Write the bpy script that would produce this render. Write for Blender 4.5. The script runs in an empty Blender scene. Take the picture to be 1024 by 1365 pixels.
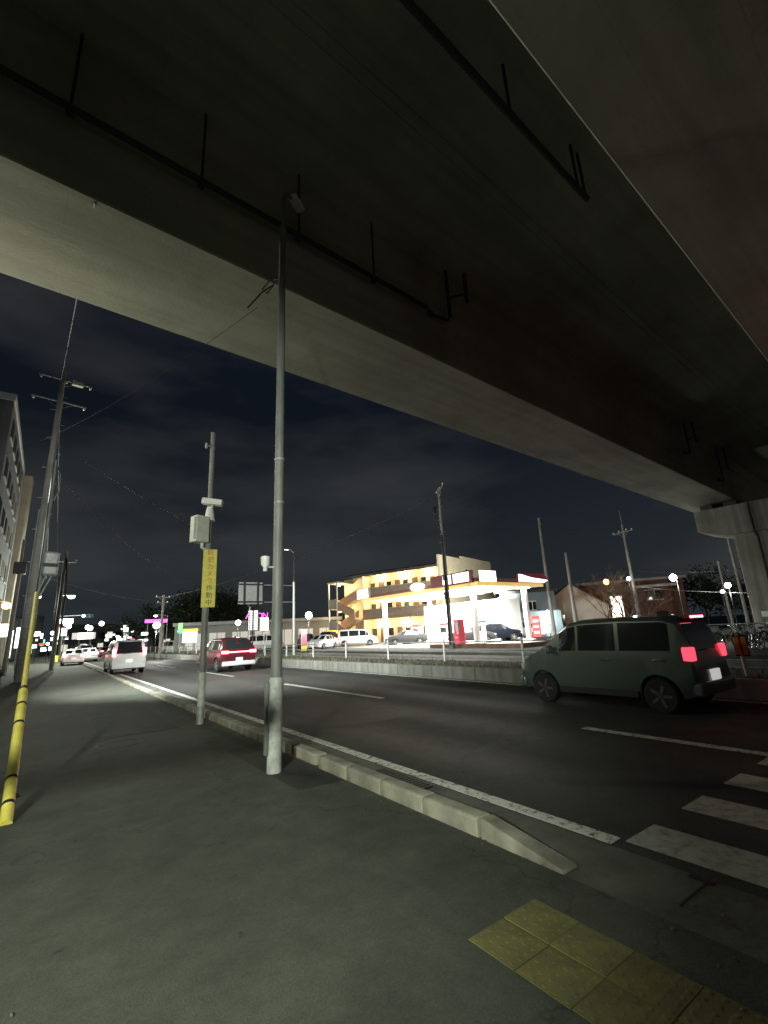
import bpy, bmesh, math, random
from mathutils import Vector, Matrix
random.seed(7)
R = math.radians
SC = bpy.context.scene
COL = SC.collection

# ---------------------------------------------------------------- camera
cam_d = bpy.data.cameras.new('camera')
cam = bpy.data.objects.new('camera', cam_d)
COL.objects.link(cam)
cam_d.sensor_fit = 'HORIZONTAL'
cam_d.sensor_width = 36.0
cam_d.lens = 36.0 * 610.0 / 1024.0
cam_d.clip_start = 0.05
cam_d.clip_end = 3000
cam.matrix_world = Matrix(((0.81396394, -0.10831614, -0.57072788, 0.0),
                           (-0.57886419, -0.23372282, -0.78121053, 0.0),
                           (-0.04877442, 0.96625114, -0.25294229, 1.55),
                           (0, 0, 0, 1)))
SC.camera = cam

# ---------------------------------------------------------------- sky (night, thin town-lit clouds)
world = bpy.data.worlds.new('World')
SC.world = world
world.use_nodes = True
nt = world.node_tree
nt.nodes.clear()
wo = nt.nodes.new('ShaderNodeOutputWorld')
bg = nt.nodes.new('ShaderNodeBackground')
sky = nt.nodes.new('ShaderNodeTexSky')
sky.sky_type = 'NISHITA'
sky.sun_disc = False
sky.sun_elevation = R(-4.0)
sky.sun_rotation = R(140)
tc = nt.nodes.new('ShaderNodeTexCoord')
mp = nt.nodes.new('ShaderNodeMapping')
mp.inputs['Scale'].default_value = (1.0, 1.0, 3.2)
nz = nt.nodes.new('ShaderNodeTexNoise')
nz.inputs['Scale'].default_value = 1.7
nz.inputs['Detail'].default_value = 5
nz.inputs['Roughness'].default_value = 0.5
cr = nt.nodes.new('ShaderNodeValToRGB')
cr.color_ramp.elements[0].position = 0.44
cr.color_ramp.elements[0].color = (0.0030, 0.0052, 0.0092, 1)
cr.color_ramp.elements[1].position = 0.64
cr.color_ramp.elements[1].color = (0.0215, 0.0235, 0.0255, 1)
mixs = nt.nodes.new('ShaderNodeMixRGB')
mixs.blend_type = 'ADD'
mixs.inputs['Fac'].default_value = 1.0
sm = nt.nodes.new('ShaderNodeMixRGB')
sm.blend_type = 'MULTIPLY'
sm.inputs['Fac'].default_value = 1.0
sm.inputs['Color2'].default_value = (0.12, 0.12, 0.12, 1)
L_ = nt.links.new
L_(tc.outputs['Generated'], mp.inputs['Vector'])
L_(mp.outputs['Vector'], nz.inputs['Vector'])
L_(nz.outputs['Fac'], cr.inputs['Fac'])
L_(sky.outputs['Color'], sm.inputs['Color1'])
L_(sm.outputs['Color'], mixs.inputs['Color1'])
L_(cr.outputs['Color'], mixs.inputs['Color2'])
sep = nt.nodes.new('ShaderNodeSeparateXYZ')
hz = nt.nodes.new('ShaderNodeMapRange')
hz.inputs['From Min'].default_value = 0.0; hz.inputs['From Max'].default_value = 0.42
hz.inputs['To Min'].default_value = 1.0; hz.inputs['To Max'].default_value = 0.0
gl = nt.nodes.new('ShaderNodeMixRGB'); gl.blend_type = 'ADD'
gl.inputs['Color2'].default_value = (0.012, 0.0155, 0.0165, 1)
L_(tc.outputs['Generated'], sep.inputs['Vector'])
L_(sep.outputs['Z'], hz.inputs['Value'])
L_(hz.outputs['Result'], gl.inputs['Fac'])
L_(mixs.outputs['Color'], gl.inputs['Color1'])
L_(gl.outputs['Color'], bg.inputs['Color'])
bg.inputs['Strength'].default_value = 1.0
L_(bg.outputs['Background'], wo.inputs['Surface'])

SC.view_settings.view_transform = 'Standard'
SC.view_settings.look = 'None'
SC.view_settings.exposure = 0.0
SC.view_settings.gamma = 1.0
SC.view_settings.use_curve_mapping = False
SC.render.engine = 'CYCLES'
SC.cycles.use_denoising = True
SC.cycles.max_bounces = 5
SC.cycles.diffuse_bounces = 3
SC.cycles.glossy_bounces = 3
SC.cycles.sample_clamp_indirect = 4.0
SC.cycles.use_light_tree = True

# ---------------------------------------------------------------- helpers
def tag(o, label=None, cat=None, group=None, kind=None):
    if label: o['label'] = label
    if cat: o['category'] = cat
    if group: o['group'] = group
    if kind: o['kind'] = kind
    return o

def empty(name, loc=(0, 0, 0), rz=0.0, label=None, cat=None, group=None):
    o = bpy.data.objects.new(name, None)
    COL.objects.link(o)
    o.empty_display_size = 0.2
    o.location = loc
    o.rotation_euler = (0, 0, rz)
    return tag(o, label, cat, group)

class MB:
    """collects shapes, builds one mesh object"""
    def __init__(s):
        s.v = []; s.f = []
    def add(s, vs, fs):
        b = len(s.v)
        s.v += [tuple(p) for p in vs]
        s.f += [tuple(i + b for i in f) for f in fs]
        return s
    def box(s, x0, x1, y0, y1, z0, z1):
        return s.add([(x0, y0, z0), (x1, y0, z0), (x1, y1, z0), (x0, y1, z0), (x0, y0, z1), (x1, y0, z1), (x1, y1, z1), (x0, y1, z1)],
                     [(3, 2, 1, 0), (4, 5, 6, 7), (0, 1, 5, 4), (1, 2, 6, 5), (2, 3, 7, 6), (3, 0, 4, 7)])
    def obox(s, c, size, m):
        hx, hy, hz = size[0] / 2, size[1] / 2, size[2] / 2
        c = Vector(c)
        vs = [c + m @ Vector(p) for p in ((-hx, -hy, -hz), (hx, -hy, -hz), (hx, hy, -hz), (-hx, hy, -hz), (-hx, -hy, hz), (hx, -hy, hz), (hx, hy, hz), (-hx, hy, hz))]
        return s.add(vs, [(3, 2, 1, 0), (4, 5, 6, 7), (0, 1, 5, 4), (1, 2, 6, 5), (2, 3, 7, 6), (3, 0, 4, 7)])
    def cyl(s, p0, p1, r0, r1=None, n=10, cap=True):
        if r1 is None: r1 = r0
        p0 = Vector(p0); p1 = Vector(p1)
        d = (p1 - p0).normalized()
        a = d.orthogonal().normalized(); b = d.cross(a)
        vs = []
        for p, r in ((p0, r0), (p1, r1)):
            for i in range(n):
                t = 2 * math.pi * i / n
                vs.append(p + a * (r * math.cos(t)) + b * (r * math.sin(t)))
        fs = [(i, (i + 1) % n, n + (i + 1) % n, n + i) for i in range(n)]
        if cap:
            fs += [tuple(range(n - 1, -1, -1)), tuple(range(n, 2 * n))]
        return s.add(vs, fs)
    def tube(s, pts, r, n=6):
        pts = [Vector(p) for p in pts]
        rs = r if isinstance(r, (list, tuple)) else [r] * len(pts)
        vs = []
        up = None
        for i, p in enumerate(pts):
            d = (pts[min(i + 1, len(pts) - 1)] - pts[max(i - 1, 0)]).normalized()
            if up is None: a = d.orthogonal().normalized()
            else:
                a = up - d * up.dot(d)
                a = a.normalized() if a.length > 1e-5 else d.orthogonal().normalized()
            up = a
            b = d.cross(a)
            for k in range(n):
                t = 2 * math.pi * k / n
                vs.append(p + a * (rs[i] * math.cos(t)) + b * (rs[i] * math.sin(t)))
        fs = []
        for i in range(len(pts) - 1):
            for k in range(n):
                fs.append((i * n + k, i * n + (k + 1) % n, (i + 1) * n + (k + 1) % n, (i + 1) * n + k))
        fs += [tuple(range(n - 1, -1, -1)), tuple(range((len(pts) - 1) * n, len(pts) * n))]
        return s.add(vs, fs)
    def lathe(s, c, axis, prof, n=16, a0=0):
        """prof: list of (offset along axis, radius)"""
        c = Vector(c); d = Vector(axis).normalized()
        a = d.orthogonal().normalized(); b = d.cross(a)
        vs = []
        for (h, r) in prof:
            for k in range(n):
                t = 2 * math.pi * k / n + a0
                vs.append(c + d * h + a * (r * math.cos(t)) + b * (r * math.sin(t)))
        fs = []
        for i in range(len(prof) - 1):
            for k in range(n):
                fs.append((i * n + k, i * n + (k + 1) % n, (i + 1) * n + (k + 1) % n, (i + 1) * n + k))
        fs += [tuple(range(n - 1, -1, -1)), tuple(range((len(prof) - 1) * n, len(prof) * n))]
        return s.add(vs, fs)
    def prism(s, poly, axis, a0, a1):
        """poly of 2-D points swept along axis 'x','y' or 'z'"""
        def P(p, t):
            return {'x': (t, p[0], p[1]), 'y': (p[0], t, p[1]), 'z': (p[0], p[1], t)}[axis]
        n = len(poly)
        vs = [P(p, a0) for p in poly] + [P(p, a1) for p in poly]
        return s.add(vs, [tuple(range(n - 1, -1, -1)), tuple(range(n, 2 * n))] + [(i, (i + 1) % n, n + (i + 1) % n, n + i) for i in range(n)])
    def quad(s, a, b, c, d):
        return s.add([a, b, c, d], [(0, 1, 2, 3)])
    def mesh(s, name, smooth=True, angle=40):
        me = bpy.data.meshes.new(name)
        me.from_pydata(s.v, [], s.f)
        bm = bmesh.new(); bm.from_mesh(me)
        bmesh.ops.recalc_face_normals(bm, faces=bm.faces)
        bm.to_mesh(me); bm.free()
        if smooth:
            me.polygons.foreach_set('use_smooth', [True] * len(me.polygons))
            me.set_sharp_from_angle(angle=R(angle))
        return me
    def build(s, name, mat, parent=None, bevel=0.0, smooth=True, angle=40):
        return mobj(name, s.mesh(name, smooth, angle), mat, parent, bevel)

def mobj(name, me, mat, parent=None, bevel=0.0):
    o = bpy.data.objects.new(name, me)
    COL.objects.link(o)
    if mat is not None:
        if len(me.materials) == 0: me.materials.append(mat)
        if me.materials[0] is not mat:
            o.material_slots[0].link = 'OBJECT'
            o.material_slots[0].material = mat
    if parent is not None: o.parent = parent
    if bevel > 0:
        b = o.modifiers.new('bevel', 'BEVEL'); b.width = bevel; b.segments = 2; b.limit_method = 'ANGLE'
    return o

def copy_tree(o, parent=None):
    c = o.copy(); COL.objects.link(c)
    if parent is not None:
        c.parent = parent
    for ch in list(o.children):
        copy_tree(ch, c)
    return c

def text_mesh(body, size, extrude=0.0):
    cu = bpy.data.curves.new('text', 'FONT')
    cu.body = body; cu.size = size; cu.align_x = 'CENTER'; cu.align_y = 'CENTER'; cu.extrude = extrude
    cu.resolution_u = 3
    o = bpy.data.objects.new('text', cu)
    COL.objects.link(o)
    dg = bpy.context.evaluated_depsgraph_get(); dg.update()
    me = bpy.data.meshes.new_from_object(o.evaluated_get(dg))
    bpy.data.objects.remove(o); bpy.data.curves.remove(cu)
    me.materials.clear()
    return me

# ---------------------------------------------------------------- materials
def mat(name, col, rough=0.6, metal=0.0, noise=0.0, nscale=8.0, bump=0.0, bscale=60.0, spec=0.5, col2=None, coords='Object', stretch=None, detail=4):
    m = bpy.data.materials.new(name); m.use_nodes = True
    t = m.node_tree; p = t.nodes['Principled BSDF']
    p.inputs['Base Color'].default_value = (*col, 1)
    p.inputs['Roughness'].default_value = rough
    p.inputs['Metallic'].default_value = metal
    p.inputs['Specular IOR Level'].default_value = spec
    c = t.nodes.new('ShaderNodeTexCoord')
    vec = c.outputs[coords]
    if stretch:
        mp_ = t.nodes.new('ShaderNodeMapping'); mp_.inputs['Scale'].default_value = stretch
        t.links.new(vec, mp_.inputs['Vector']); vec = mp_.outputs['Vector']
    if noise > 0 or col2:
        n = t.nodes.new('ShaderNodeTexNoise'); n.inputs['Scale'].default_value = nscale
        n.inputs['Detail'].default_value = detail; n.inputs['Roughness'].default_value = 0.6
        t.links.new(vec, n.inputs['Vector'])
        r = t.nodes.new('ShaderNodeValToRGB')
        r.color_ramp.elements[0].position = 0.32; r.color_ramp.elements[1].position = 0.68
        if col2: a, b = col2, col
        else:
            a = tuple(max(0, x * (1 - noise)) for x in col); b = tuple(min(1, x * (1 + noise)) for x in col)
        r.color_ramp.elements[0].color = (*a, 1); r.color_ramp.elements[1].color = (*b, 1)
        t.links.new(n.outputs['Fac'], r.inputs['Fac'])
        t.links.new(r.outputs['Color'], p.inputs['Base Color'])
    if bump > 0:
        n2 = t.nodes.new('ShaderNodeTexNoise'); n2.inputs['Scale'].default_value = bscale; n2.inputs['Detail'].default_value = 3
        t.links.new(vec, n2.inputs['Vector'])
        b = t.nodes.new('ShaderNodeBump'); b.inputs['Strength'].default_value = bump; b.inputs['Distance'].default_value = 0.02
        t.links.new(n2.outputs['Fac'], b.inputs['Height']); t.links.new(b.outputs['Normal'], p.inputs['Normal'])
    return m

def emit(name, col, strength):
    m = bpy.data.materials.new(name); m.use_nodes = True
    p = m.node_tree.nodes['Principled BSDF']
    p.inputs['Base Color'].default_value = (*[min(0.8, c) for c in col], 1)
    p.inputs['Emission Color'].default_value = (*col, 1)
    p.inputs['Emission Strength'].default_value = strength
    p.inputs['Roughness'].default_value = 0.4
    m.cycles.emission_sampling = 'NONE'      # lamps light the place through their own light objects
    return m

def glass(name, col=(0.02, 0.022, 0.025), rough=0.05):
    return mat(name, col, rough, spec=0.8)

def asphalt(name, base, patch, scale=0.5, speck=0.5, rough=0.8):
    """aggregate speckle + large worn / repaired areas + fine bump + hairline cracks"""
    m = bpy.data.materials.new(name); m.use_nodes = True
    t = m.node_tree; p = t.nodes['Principled BSDF']; N = t.nodes.new; K = t.links.new
    c = N('ShaderNodeTexCoord')
    big = N('ShaderNodeTexNoise'); big.inputs['Scale'].default_value = scale; big.inputs['Detail'].default_value = 6; big.inputs['Roughness'].default_value = 0.62
    K(c.outputs['Object'], big.inputs['Vector'])
    r1 = N('ShaderNodeValToRGB'); r1.color_ramp.elements[0].position = 0.38; r1.color_ramp.elements[1].position = 0.64
    r1.color_ramp.elements[0].color = (*base, 1); r1.color_ramp.elements[1].color = (*patch, 1)
    K(big.outputs['Fac'], r1.inputs['Fac'])
    sp = N('ShaderNodeTexVoronoi'); sp.inputs['Scale'].default_value = 110
    K(c.outputs['Object'], sp.inputs['Vector'])
    hs = N('ShaderNodeSeparateColor'); K(sp.outputs['Color'], hs.inputs['Color'])
    mr = N('ShaderNodeMapRange'); mr.inputs['To Min'].default_value = 1 - speck; mr.inputs['To Max'].default_value = 1 + speck
    K(hs.outputs['Red'], mr.inputs['Value'])
    mul = N('ShaderNodeMixRGB'); mul.blend_type = 'MULTIPLY'; mul.inputs['Fac'].default_value = 1
    K(r1.outputs['Color'], mul.inputs['Color1']); K(mr.outputs['Result'], mul.inputs['Color2'])
    ck = N('ShaderNodeTexVoronoi'); ck.feature = 'DISTANCE_TO_EDGE'; ck.inputs['Scale'].default_value = 0.33
    wn = N('ShaderNodeTexNoise'); wn.inputs['Scale'].default_value = 2.0; wn.inputs['Detail'].default_value = 4
    K(c.outputs['Object'], wn.inputs['Vector'])
    wa = N('ShaderNodeVectorMath'); wa.operation = 'ADD'; K(c.outputs['Object'], wa.inputs[0]); K(wn.outputs['Color'], wa.inputs[1])
    K(wa.outputs['Vector'], ck.inputs['Vector'])
    cm = N('ShaderNodeMapRange'); cm.inputs['From Min'].default_value = 0.0; cm.inputs['From Max'].default_value = 0.004
    cm.inputs['To Min'].default_value = 0.55; cm.inputs['To Max'].default_value = 1.0
    K(ck.outputs['Distance'], cm.inputs['Value'])
    mul2 = N('ShaderNodeMixRGB'); mul2.blend_type = 'MULTIPLY'; mul2.inputs['Fac'].default_value = 1
    K(mul.outputs['Color'], mul2.inputs['Color1']); K(cm.outputs['Result'], mul2.inputs['Color2'])
    # mid-scale blotches and small dark spots
    md = N('ShaderNodeTexNoise'); md.inputs['Scale'].default_value = 3.2; md.inputs['Detail'].default_value = 8; md.inputs['Roughness'].default_value = 0.7
    K(c.outputs['Object'], md.inputs['Vector'])
    mm = N('ShaderNodeMapRange'); mm.inputs['From Min'].default_value = 0.3; mm.inputs['From Max'].default_value = 0.7; mm.inputs['To Min'].default_value = 0.72; mm.inputs['To Max'].default_value = 1.22
    K(md.outputs['Fac'], mm.inputs['Value'])
    mul3 = N('ShaderNodeMixRGB'); mul3.blend_type = 'MULTIPLY'; mul3.inputs['Fac'].default_value = 1
    K(mul2.outputs['Color'], mul3.inputs['Color1']); K(mm.outputs['Result'], mul3.inputs['Color2'])
    gv = N('ShaderNodeTexVoronoi'); gv.inputs['Scale'].default_value = 1.7
    K(wa.outputs['Vector'], gv.inputs['Vector'])
    gm = N('ShaderNodeMapRange'); gm.inputs['From Min'].default_value = 0.03; gm.inputs['From Max'].default_value = 0.07; gm.inputs['To Min'].default_value = 0.55; gm.inputs['To Max'].default_value = 1.0
    K(gv.outputs['Distance'], gm.inputs['Value'])
    mul4 = N('ShaderNodeMixRGB'); mul4.blend_type = 'MULTIPLY'; mul4.inputs['Fac'].default_value = 1
    K(mul3.outputs['Color'], mul4.inputs['Color1']); K(gm.outputs['Result'], mul4.inputs['Color2'])
    K(mul4.outputs['Color'], p.inputs['Base Color'])
    p.inputs['Roughness'].default_value = rough
    p.inputs['Specular IOR Level'].default_value = 0.4
    bp = N('ShaderNodeBump'); bp.inputs['Strength'].default_value = 0.22; bp.inputs['Distance'].default_value = 0.006
    K(sp.outputs['Distance'], bp.inputs['Height']); K(bp.outputs['Normal'], p.inputs['Normal'])
    return m

def worn_paint(name, paint, under, lo=0.36, hi=0.5, scale=14):
    m = bpy.data.materials.new(name); m.use_nodes = True
    t = m.node_tree; p = t.nodes['Principled BSDF']; N = t.nodes.new; K = t.links.new
    c = N('ShaderNodeTexCoord')
    n = N('ShaderNodeTexNoise'); n.inputs['Scale'].default_value = scale; n.inputs['Detail'].default_value = 8; n.inputs['Roughness'].default_value = 0.72
    K(c.outputs['Object'], n.inputs['Vector'])
    r = N('ShaderNodeValToRGB'); r.color_ramp.elements[0].position = lo; r.color_ramp.elements[1].position = hi
    r.color_ramp.elements[0].color = (*under, 1); r.color_ramp.elements[1].color = (*paint, 1)
    K(n.outputs['Fac'], r.inputs['Fac']); K(r.outputs['Color'], p.inputs['Base Color'])
    p.inputs['Roughness'].default_value = 0.7
    oi = N('ShaderNodeObjectInfo'); om = N('ShaderNodeMapRange'); om.inputs['To Min'].default_value = 0.78; om.inputs['To Max'].default_value = 1.12
    K(oi.outputs['Random'], om.inputs['Value'])
    mo = N('ShaderNodeMixRGB'); mo.blend_type = 'MULTIPLY'; mo.inputs['Fac'].default_value = 1
    K(r.outputs['Color'], mo.inputs['Color1']); K(om.outputs['Result'], mo.inputs['Color2']); K(mo.outputs['Color'], p.inputs['Base Color'])
    n2 = N('ShaderNodeTexNoise'); n2.inputs['Scale'].default_value = 160; K(c.outputs['Object'], n2.inputs['Vector'])
    b = N('ShaderNodeBump'); b.inputs['Strength'].default_value = 0.3; b.inputs['Distance'].default_value = 0.004
    K(n2.outputs['Fac'], b.inputs['Height']); K(b.outputs['Normal'], p.inputs['Normal'])
    return m

def concrete(name, col, dark, streak=0.5, scale=0.6, vert=True, tint=True, panels=False):
    """mottled concrete with rain streaks"""
    m = bpy.data.materials.new(name); m.use_nodes = True
    t = m.node_tree; p = t.nodes['Principled BSDF']; N = t.nodes.new; K = t.links.new
    c = N('ShaderNodeTexCoord')
    n = N('ShaderNodeTexNoise'); n.inputs['Scale'].default_value = scale; n.inputs['Detail'].default_value = 7; n.inputs['Roughness'].default_value = 0.65
    K(c.outputs['Object'], n.inputs['Vector'])
    r = N('ShaderNodeValToRGB'); r.color_ramp.elements[0].position = 0.3; r.color_ramp.elements[1].position = 0.66
    r.color_ramp.elements[0].color = (*dark, 1); r.color_ramp.elements[1].color = (*col, 1)
    K(n.outputs['Fac'], r.inputs['Fac'])
    mp_ = N('ShaderNodeMapping'); mp_.inputs['Scale'].default_value = (2.5, 2.5, 0.12) if vert else (0.15, 2.5, 2.5)
    K(c.outputs['Object'], mp_.inputs['Vector'])
    n2 = N('ShaderNodeTexNoise'); n2.inputs['Scale'].default_value = 1.2; n2.inputs['Detail'].default_value = 6
    K(mp_.outputs['Vector'], n2.inputs['Vector'])
    mr = N('ShaderNodeMapRange'); mr.inputs['From Min'].default_value = 0.35; mr.inputs['From Max'].default_value = 0.6
    mr.inputs['To Min'].default_value = 1 - streak; mr.inputs['To Max'].default_value = 1.0
    K(n2.outputs['Fac'], mr.inputs['Value'])
    mu = N('ShaderNodeMixRGB'); mu.blend_type = 'MULTIPLY'; mu.inputs['Fac'].default_value = 1
    K(r.outputs['Color'], mu.inputs['Color1']); K(mr.outputs['Result'], mu.inputs['Color2'])
    oi = N('ShaderNodeObjectInfo'); om = N('ShaderNodeMapRange'); om.inputs['To Min'].default_value = 0.80; om.inputs['To Max'].default_value = 1.16
    K(oi.outputs['Random'], om.inputs['Value'])
    mo = N('ShaderNodeMixRGB'); mo.blend_type = 'MULTIPLY'; mo.inputs['Fac'].default_value = 1 if tint else 0
    K(mu.outputs['Color'], mo.inputs['Color1']); K(om.outputs['Result'], mo.inputs['Color2'])
    last = mo.outputs['Color']
    if panels:
        bt = N('ShaderNodeTexBrick'); bt.inputs['Scale'].default_value = 1.0; bt.inputs['Brick Width'].default_value = 1.8; bt.inputs['Row Height'].default_value = 0.9
        bt.inputs['Mortar Size'].default_value = 0.006; bt.inputs['Mortar Smooth'].default_value = 0.6; bt.offset = 0.5
        bt.inputs['Color1'].default_value = (1, 1, 1, 1); bt.inputs['Color2'].default_value = (.90, .90, .89, 1); bt.inputs['Mortar'].default_value = (.74, .73, .70, 1)
        K(c.outputs['Object'], bt.inputs['Vector'])
        mq = N('ShaderNodeMixRGB'); mq.blend_type = 'MULTIPLY'; mq.inputs['Fac'].default_value = .8
        K(last, mq.inputs['Color1']); K(bt.outputs['Color'], mq.inputs['Color2']); last = mq.outputs['Color']
    K(last, p.inputs['Base Color'])
    p.inputs['Roughness'].default_value = 0.85
    n3 = N('ShaderNodeTexNoise'); n3.inputs['Scale'].default_value = 18; n3.inputs['Detail'].default_value = 6
    K(c.outputs['Object'], n3.inputs['Vector'])
    b = N('ShaderNodeBump'); b.inputs['Strength'].default_value = 0.25; b.inputs['Distance'].default_value = 0.02
    K(n3.outputs['Fac'], b.inputs['Height']); K(b.outputs['Normal'], p.inputs['Normal'])
    return m

M = {}
M['walk'] = asphalt('pavement asphalt', (0.052, 0.057, 0.046), (0.080, 0.086, 0.069), 0.45, 0.16, 0.85)
def wheel_tracks(m, x0=3.66, lane=3.3):
    t = m.node_tree; N = t.nodes.new; K = t.links.new; p = t.nodes['Principled BSDF']
    src = p.inputs['Base Color'].links[0].from_socket
    c = N('ShaderNodeTexCoord'); sx = N('ShaderNodeSeparateXYZ'); K(c.outputs['Object'], sx.inputs['Vector'])
    m1 = N('ShaderNodeMath'); m1.operation = 'MULTIPLY_ADD'; m1.inputs[1].default_value = 2 * math.pi * 2 / lane; m1.inputs[2].default_value = -2 * math.pi * 2 / lane * (x0 + lane * .25)
    K(sx.outputs['X'], m1.inputs[0])
    cs = N('ShaderNodeMath'); cs.operation = 'COSINE'; K(m1.outputs['Value'], cs.inputs[0])
    n = N('ShaderNodeTexNoise'); n.inputs['Scale'].default_value = 1.0; n.inputs['Detail'].default_value = 5
    mp_ = N('ShaderNodeMapping'); mp_.inputs['Scale'].default_value = (1.6, .12, 1); K(c.outputs['Object'], mp_.inputs['Vector']); K(mp_.outputs['Vector'], n.inputs['Vector'])
    ad = N('ShaderNodeMath'); ad.operation = 'MULTIPLY'; K(cs.outputs['Value'], ad.inputs[0]); K(n.outputs['Fac'], ad.inputs[1])
    mr = N('ShaderNodeMapRange'); mr.inputs['From Min'].default_value = -.5; mr.inputs['From Max'].default_value = .5; mr.inputs['To Min'].default_value = .82; mr.inputs['To Max'].default_value = 1.18
    K(ad.outputs['Value'], mr.inputs['Value'])
    mu = N('ShaderNodeMixRGB'); mu.blend_type = 'MULTIPLY'; mu.inputs['Fac'].default_value = 1
    K(src, mu.inputs['Color1']); K(mr.outputs['Result'], mu.inputs['Color2']); K(mu.outputs['Color'], p.inputs['Base Color'])
    r2 = N('ShaderNodeMapRange'); r2.inputs['From Min'].default_value = -.5; r2.inputs['From Max'].default_value = .5; r2.inputs['To Min'].default_value = .88; r2.inputs['To Max'].default_value = .74
    K(ad.outputs['Value'], r2.inputs['Value']); K(r2.outputs['Result'], p.inputs['Roughness'])
    return m
M['road'] = asphalt('road asphalt', (0.036, 0.037, 0.035), (0.054, 0.054, 0.049), 0.35, 0.35, 0.68)
wheel_tracks(M['road'])
M['earth'] = mat('dark ground', (0.045, 0.045, 0.04), 0.9, noise=0.4, nscale=0.6)
M['soil'] = mat('median soil', (0.05, 0.045, 0.035), 0.95, noise=0.5, nscale=3, bump=0.6, bscale=20)
M['kerb'] = concrete('kerb concrete', (0.33, 0.315, 0.25), (0.16, 0.155, 0.12), 0.35, 4.0)
M['medkerb'] = concrete('median kerb concrete', (0.25, 0.25, 0.225), (0.15, 0.15, 0.13), 0.35, 1.4)
M['gutter'] = concrete('gutter concrete', (0.13, 0.13, 0.11), (0.07, 0.07, 0.06), 0.2, 1.5)
M['line'] = worn_paint('worn line paint', (0.60, 0.60, 0.56), (0.06, 0.06, 0.055), 0.38, 0.5, 16)
M['zebra'] = worn_paint('zebra paint', (0.56, 0.56, 0.50), (0.20, 0.20, 0.18), 0.30, 0.55, 11)
M['tactile'] = worn_paint('yellow tactile', (0.205, 0.185, 0.055), (0.09, 0.086, 0.042), 0.30, 0.62, 6)
M['fore'] = concrete('forecourt concrete', (0.30, 0.30, 0.28), (0.22, 0.22, 0.2), 0.1, 0.8)
M['via'] = concrete('viaduct concrete', (0.42, 0.415, 0.35), (0.26, 0.255, 0.215), 0.2, 0.42, False, False, True)
M['pier'] = concrete('pier concrete', (0.40, 0.39, 0.35), (0.24, 0.22, 0.18), 0.45, 0.5, True)
M['galv'] = mat('galvanised steel', (0.34, 0.35, 0.34), 0.55, 0.35, noise=0.25, nscale=9, bump=0.1, bscale=40)
M['galv_worn'] = mat('weathered pole paint', (0.20, 0.205, 0.195), 0.6, 0.15, noise=0.3, nscale=6, stretch=(1, 1, .25), bump=0.1, bscale=40)
M['white_sleeve'] = mat('pale grey pole sleeve', (0.46, 0.46, 0.44), 0.6, 0.0, noise=0.3, nscale=9, bump=.15, bscale=50)
M['steel_dark'] = mat('dark steel', (0.035, 0.035, 0.035), 0.6, 0.3)
M['pipe_dark'] = mat('dark drain pipe', (0.03, 0.03, 0.028), 0.7, 0.0)
M['poleconc'] = concrete('concrete pole', (0.34, 0.33, 0.30), (0.22, 0.215, 0.19), 0.4, 1.5)
M['cable'] = mat('black cable', (0.02, 0.02, 0.02), 0.5)
M['insul'] = mat('white porcelain', (0.75, 0.75, 0.72), 0.25)
M['yellow'] = mat('yellow plastic', (0.80, 0.69, 0.13), 0.45, noise=0.18, nscale=5)
M['black'] = mat('black rubber', (0.015, 0.015, 0.015), 0.6)
M['whitep'] = mat('white paint', (0.72, 0.72, 0.69), 0.45, noise=0.1, nscale=6)
M['cream'] = mat('cream enamel box', (0.55, 0.55, 0.49), 0.45, noise=0.12, nscale=6)
M['signyellow'] = mat('yellow sign plate', (0.70, 0.60, 0.07), 0.5, noise=0.12, nscale=9)
M['signred'] = mat('red lettering', (0.45, 0.05, 0.03), 0.5)
M['signblack'] = mat('black lettering', (0.02, 0.02, 0.02), 0.5)
M['leaf'] = mat('foliage', (0.07, 0.10, 0.035), 0.7, noise=0.5, nscale=2.0)
M['leafdark'] = mat('dark foliage', (0.035, 0.05, 0.025), 0.7, noise=0.5, nscale=1.0)
M['grass'] = mat('dry weeds', (0.16, 0.17, 0.07), 0.8, noise=0.5, nscale=3.0)
M['bark'] = mat('bark', (0.12, 0.085, 0.06), 0.9, noise=0.4, nscale=12, bump=0.5, bscale=30)
M['lamp_white'] = emit('white lamp', (1.0, 1.0, 0.95), 40)
M['lamp_soft'] = emit('soft white lamp', (0.95, 1.0, 0.92), 14)
M['lamp_green'] = emit('greenish lamp', (0.75, 1.0, 0.6), 12)
M['lamp_warm'] = emit('warm lamp', (1.0, 0.72, 0.38), 18)
M['lamp_orange'] = emit('orange lamp', (1.0, 0.42, 0.1), 18)
M['sign_white'] = emit('lit white sign', (1.0, 0.98, 0.95), 3.0)
M['sign_yel'] = emit('lit yellow sign', (1.0, 0.85, 0.1), 1.3)
M['sign_green'] = emit('lit green sign', (0.1, 1.0, 0.3), 2.0)
M['sign_pale_green'] = emit('lit pale green sign', (0.45, 0.8, 0.35), 0.6)
M['neon_pink'] = emit('pink neon', (1.0, 0.12, 0.75), 2.2)
M['neon_red'] = emit('red neon', (1.0, 0.08, 0.06), 1.6)
M['tail_on'] = emit('lit tail lamp', (1.0, 0.04, 0.07), 2.6)
M['tail_hot'] = emit('hot tail lamp', (1.0, 0.12, 0.15), 18)
for k in ('tail_on', 'tail_hot'): M[k].cycles.emission_sampling = 'AUTO'
M['tail_off'] = mat('tail lamp lens', (0.25, 0.01, 0.01), 0.15)
M['headlens'] = mat('headlamp lens', (0.5, 0.5, 0.5), 0.1)
M['plate_lit'] = emit('lit number plate', (1.0, 1.0, 0.95), 0.45)
M['plate'] = mat('number plate', (0.65, 0.65, 0.62), 0.5)
M['glass'] = glass('dark glass')
M['tyre'] = mat('tyre', (0.012, 0.012, 0.012), 0.8)
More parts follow.
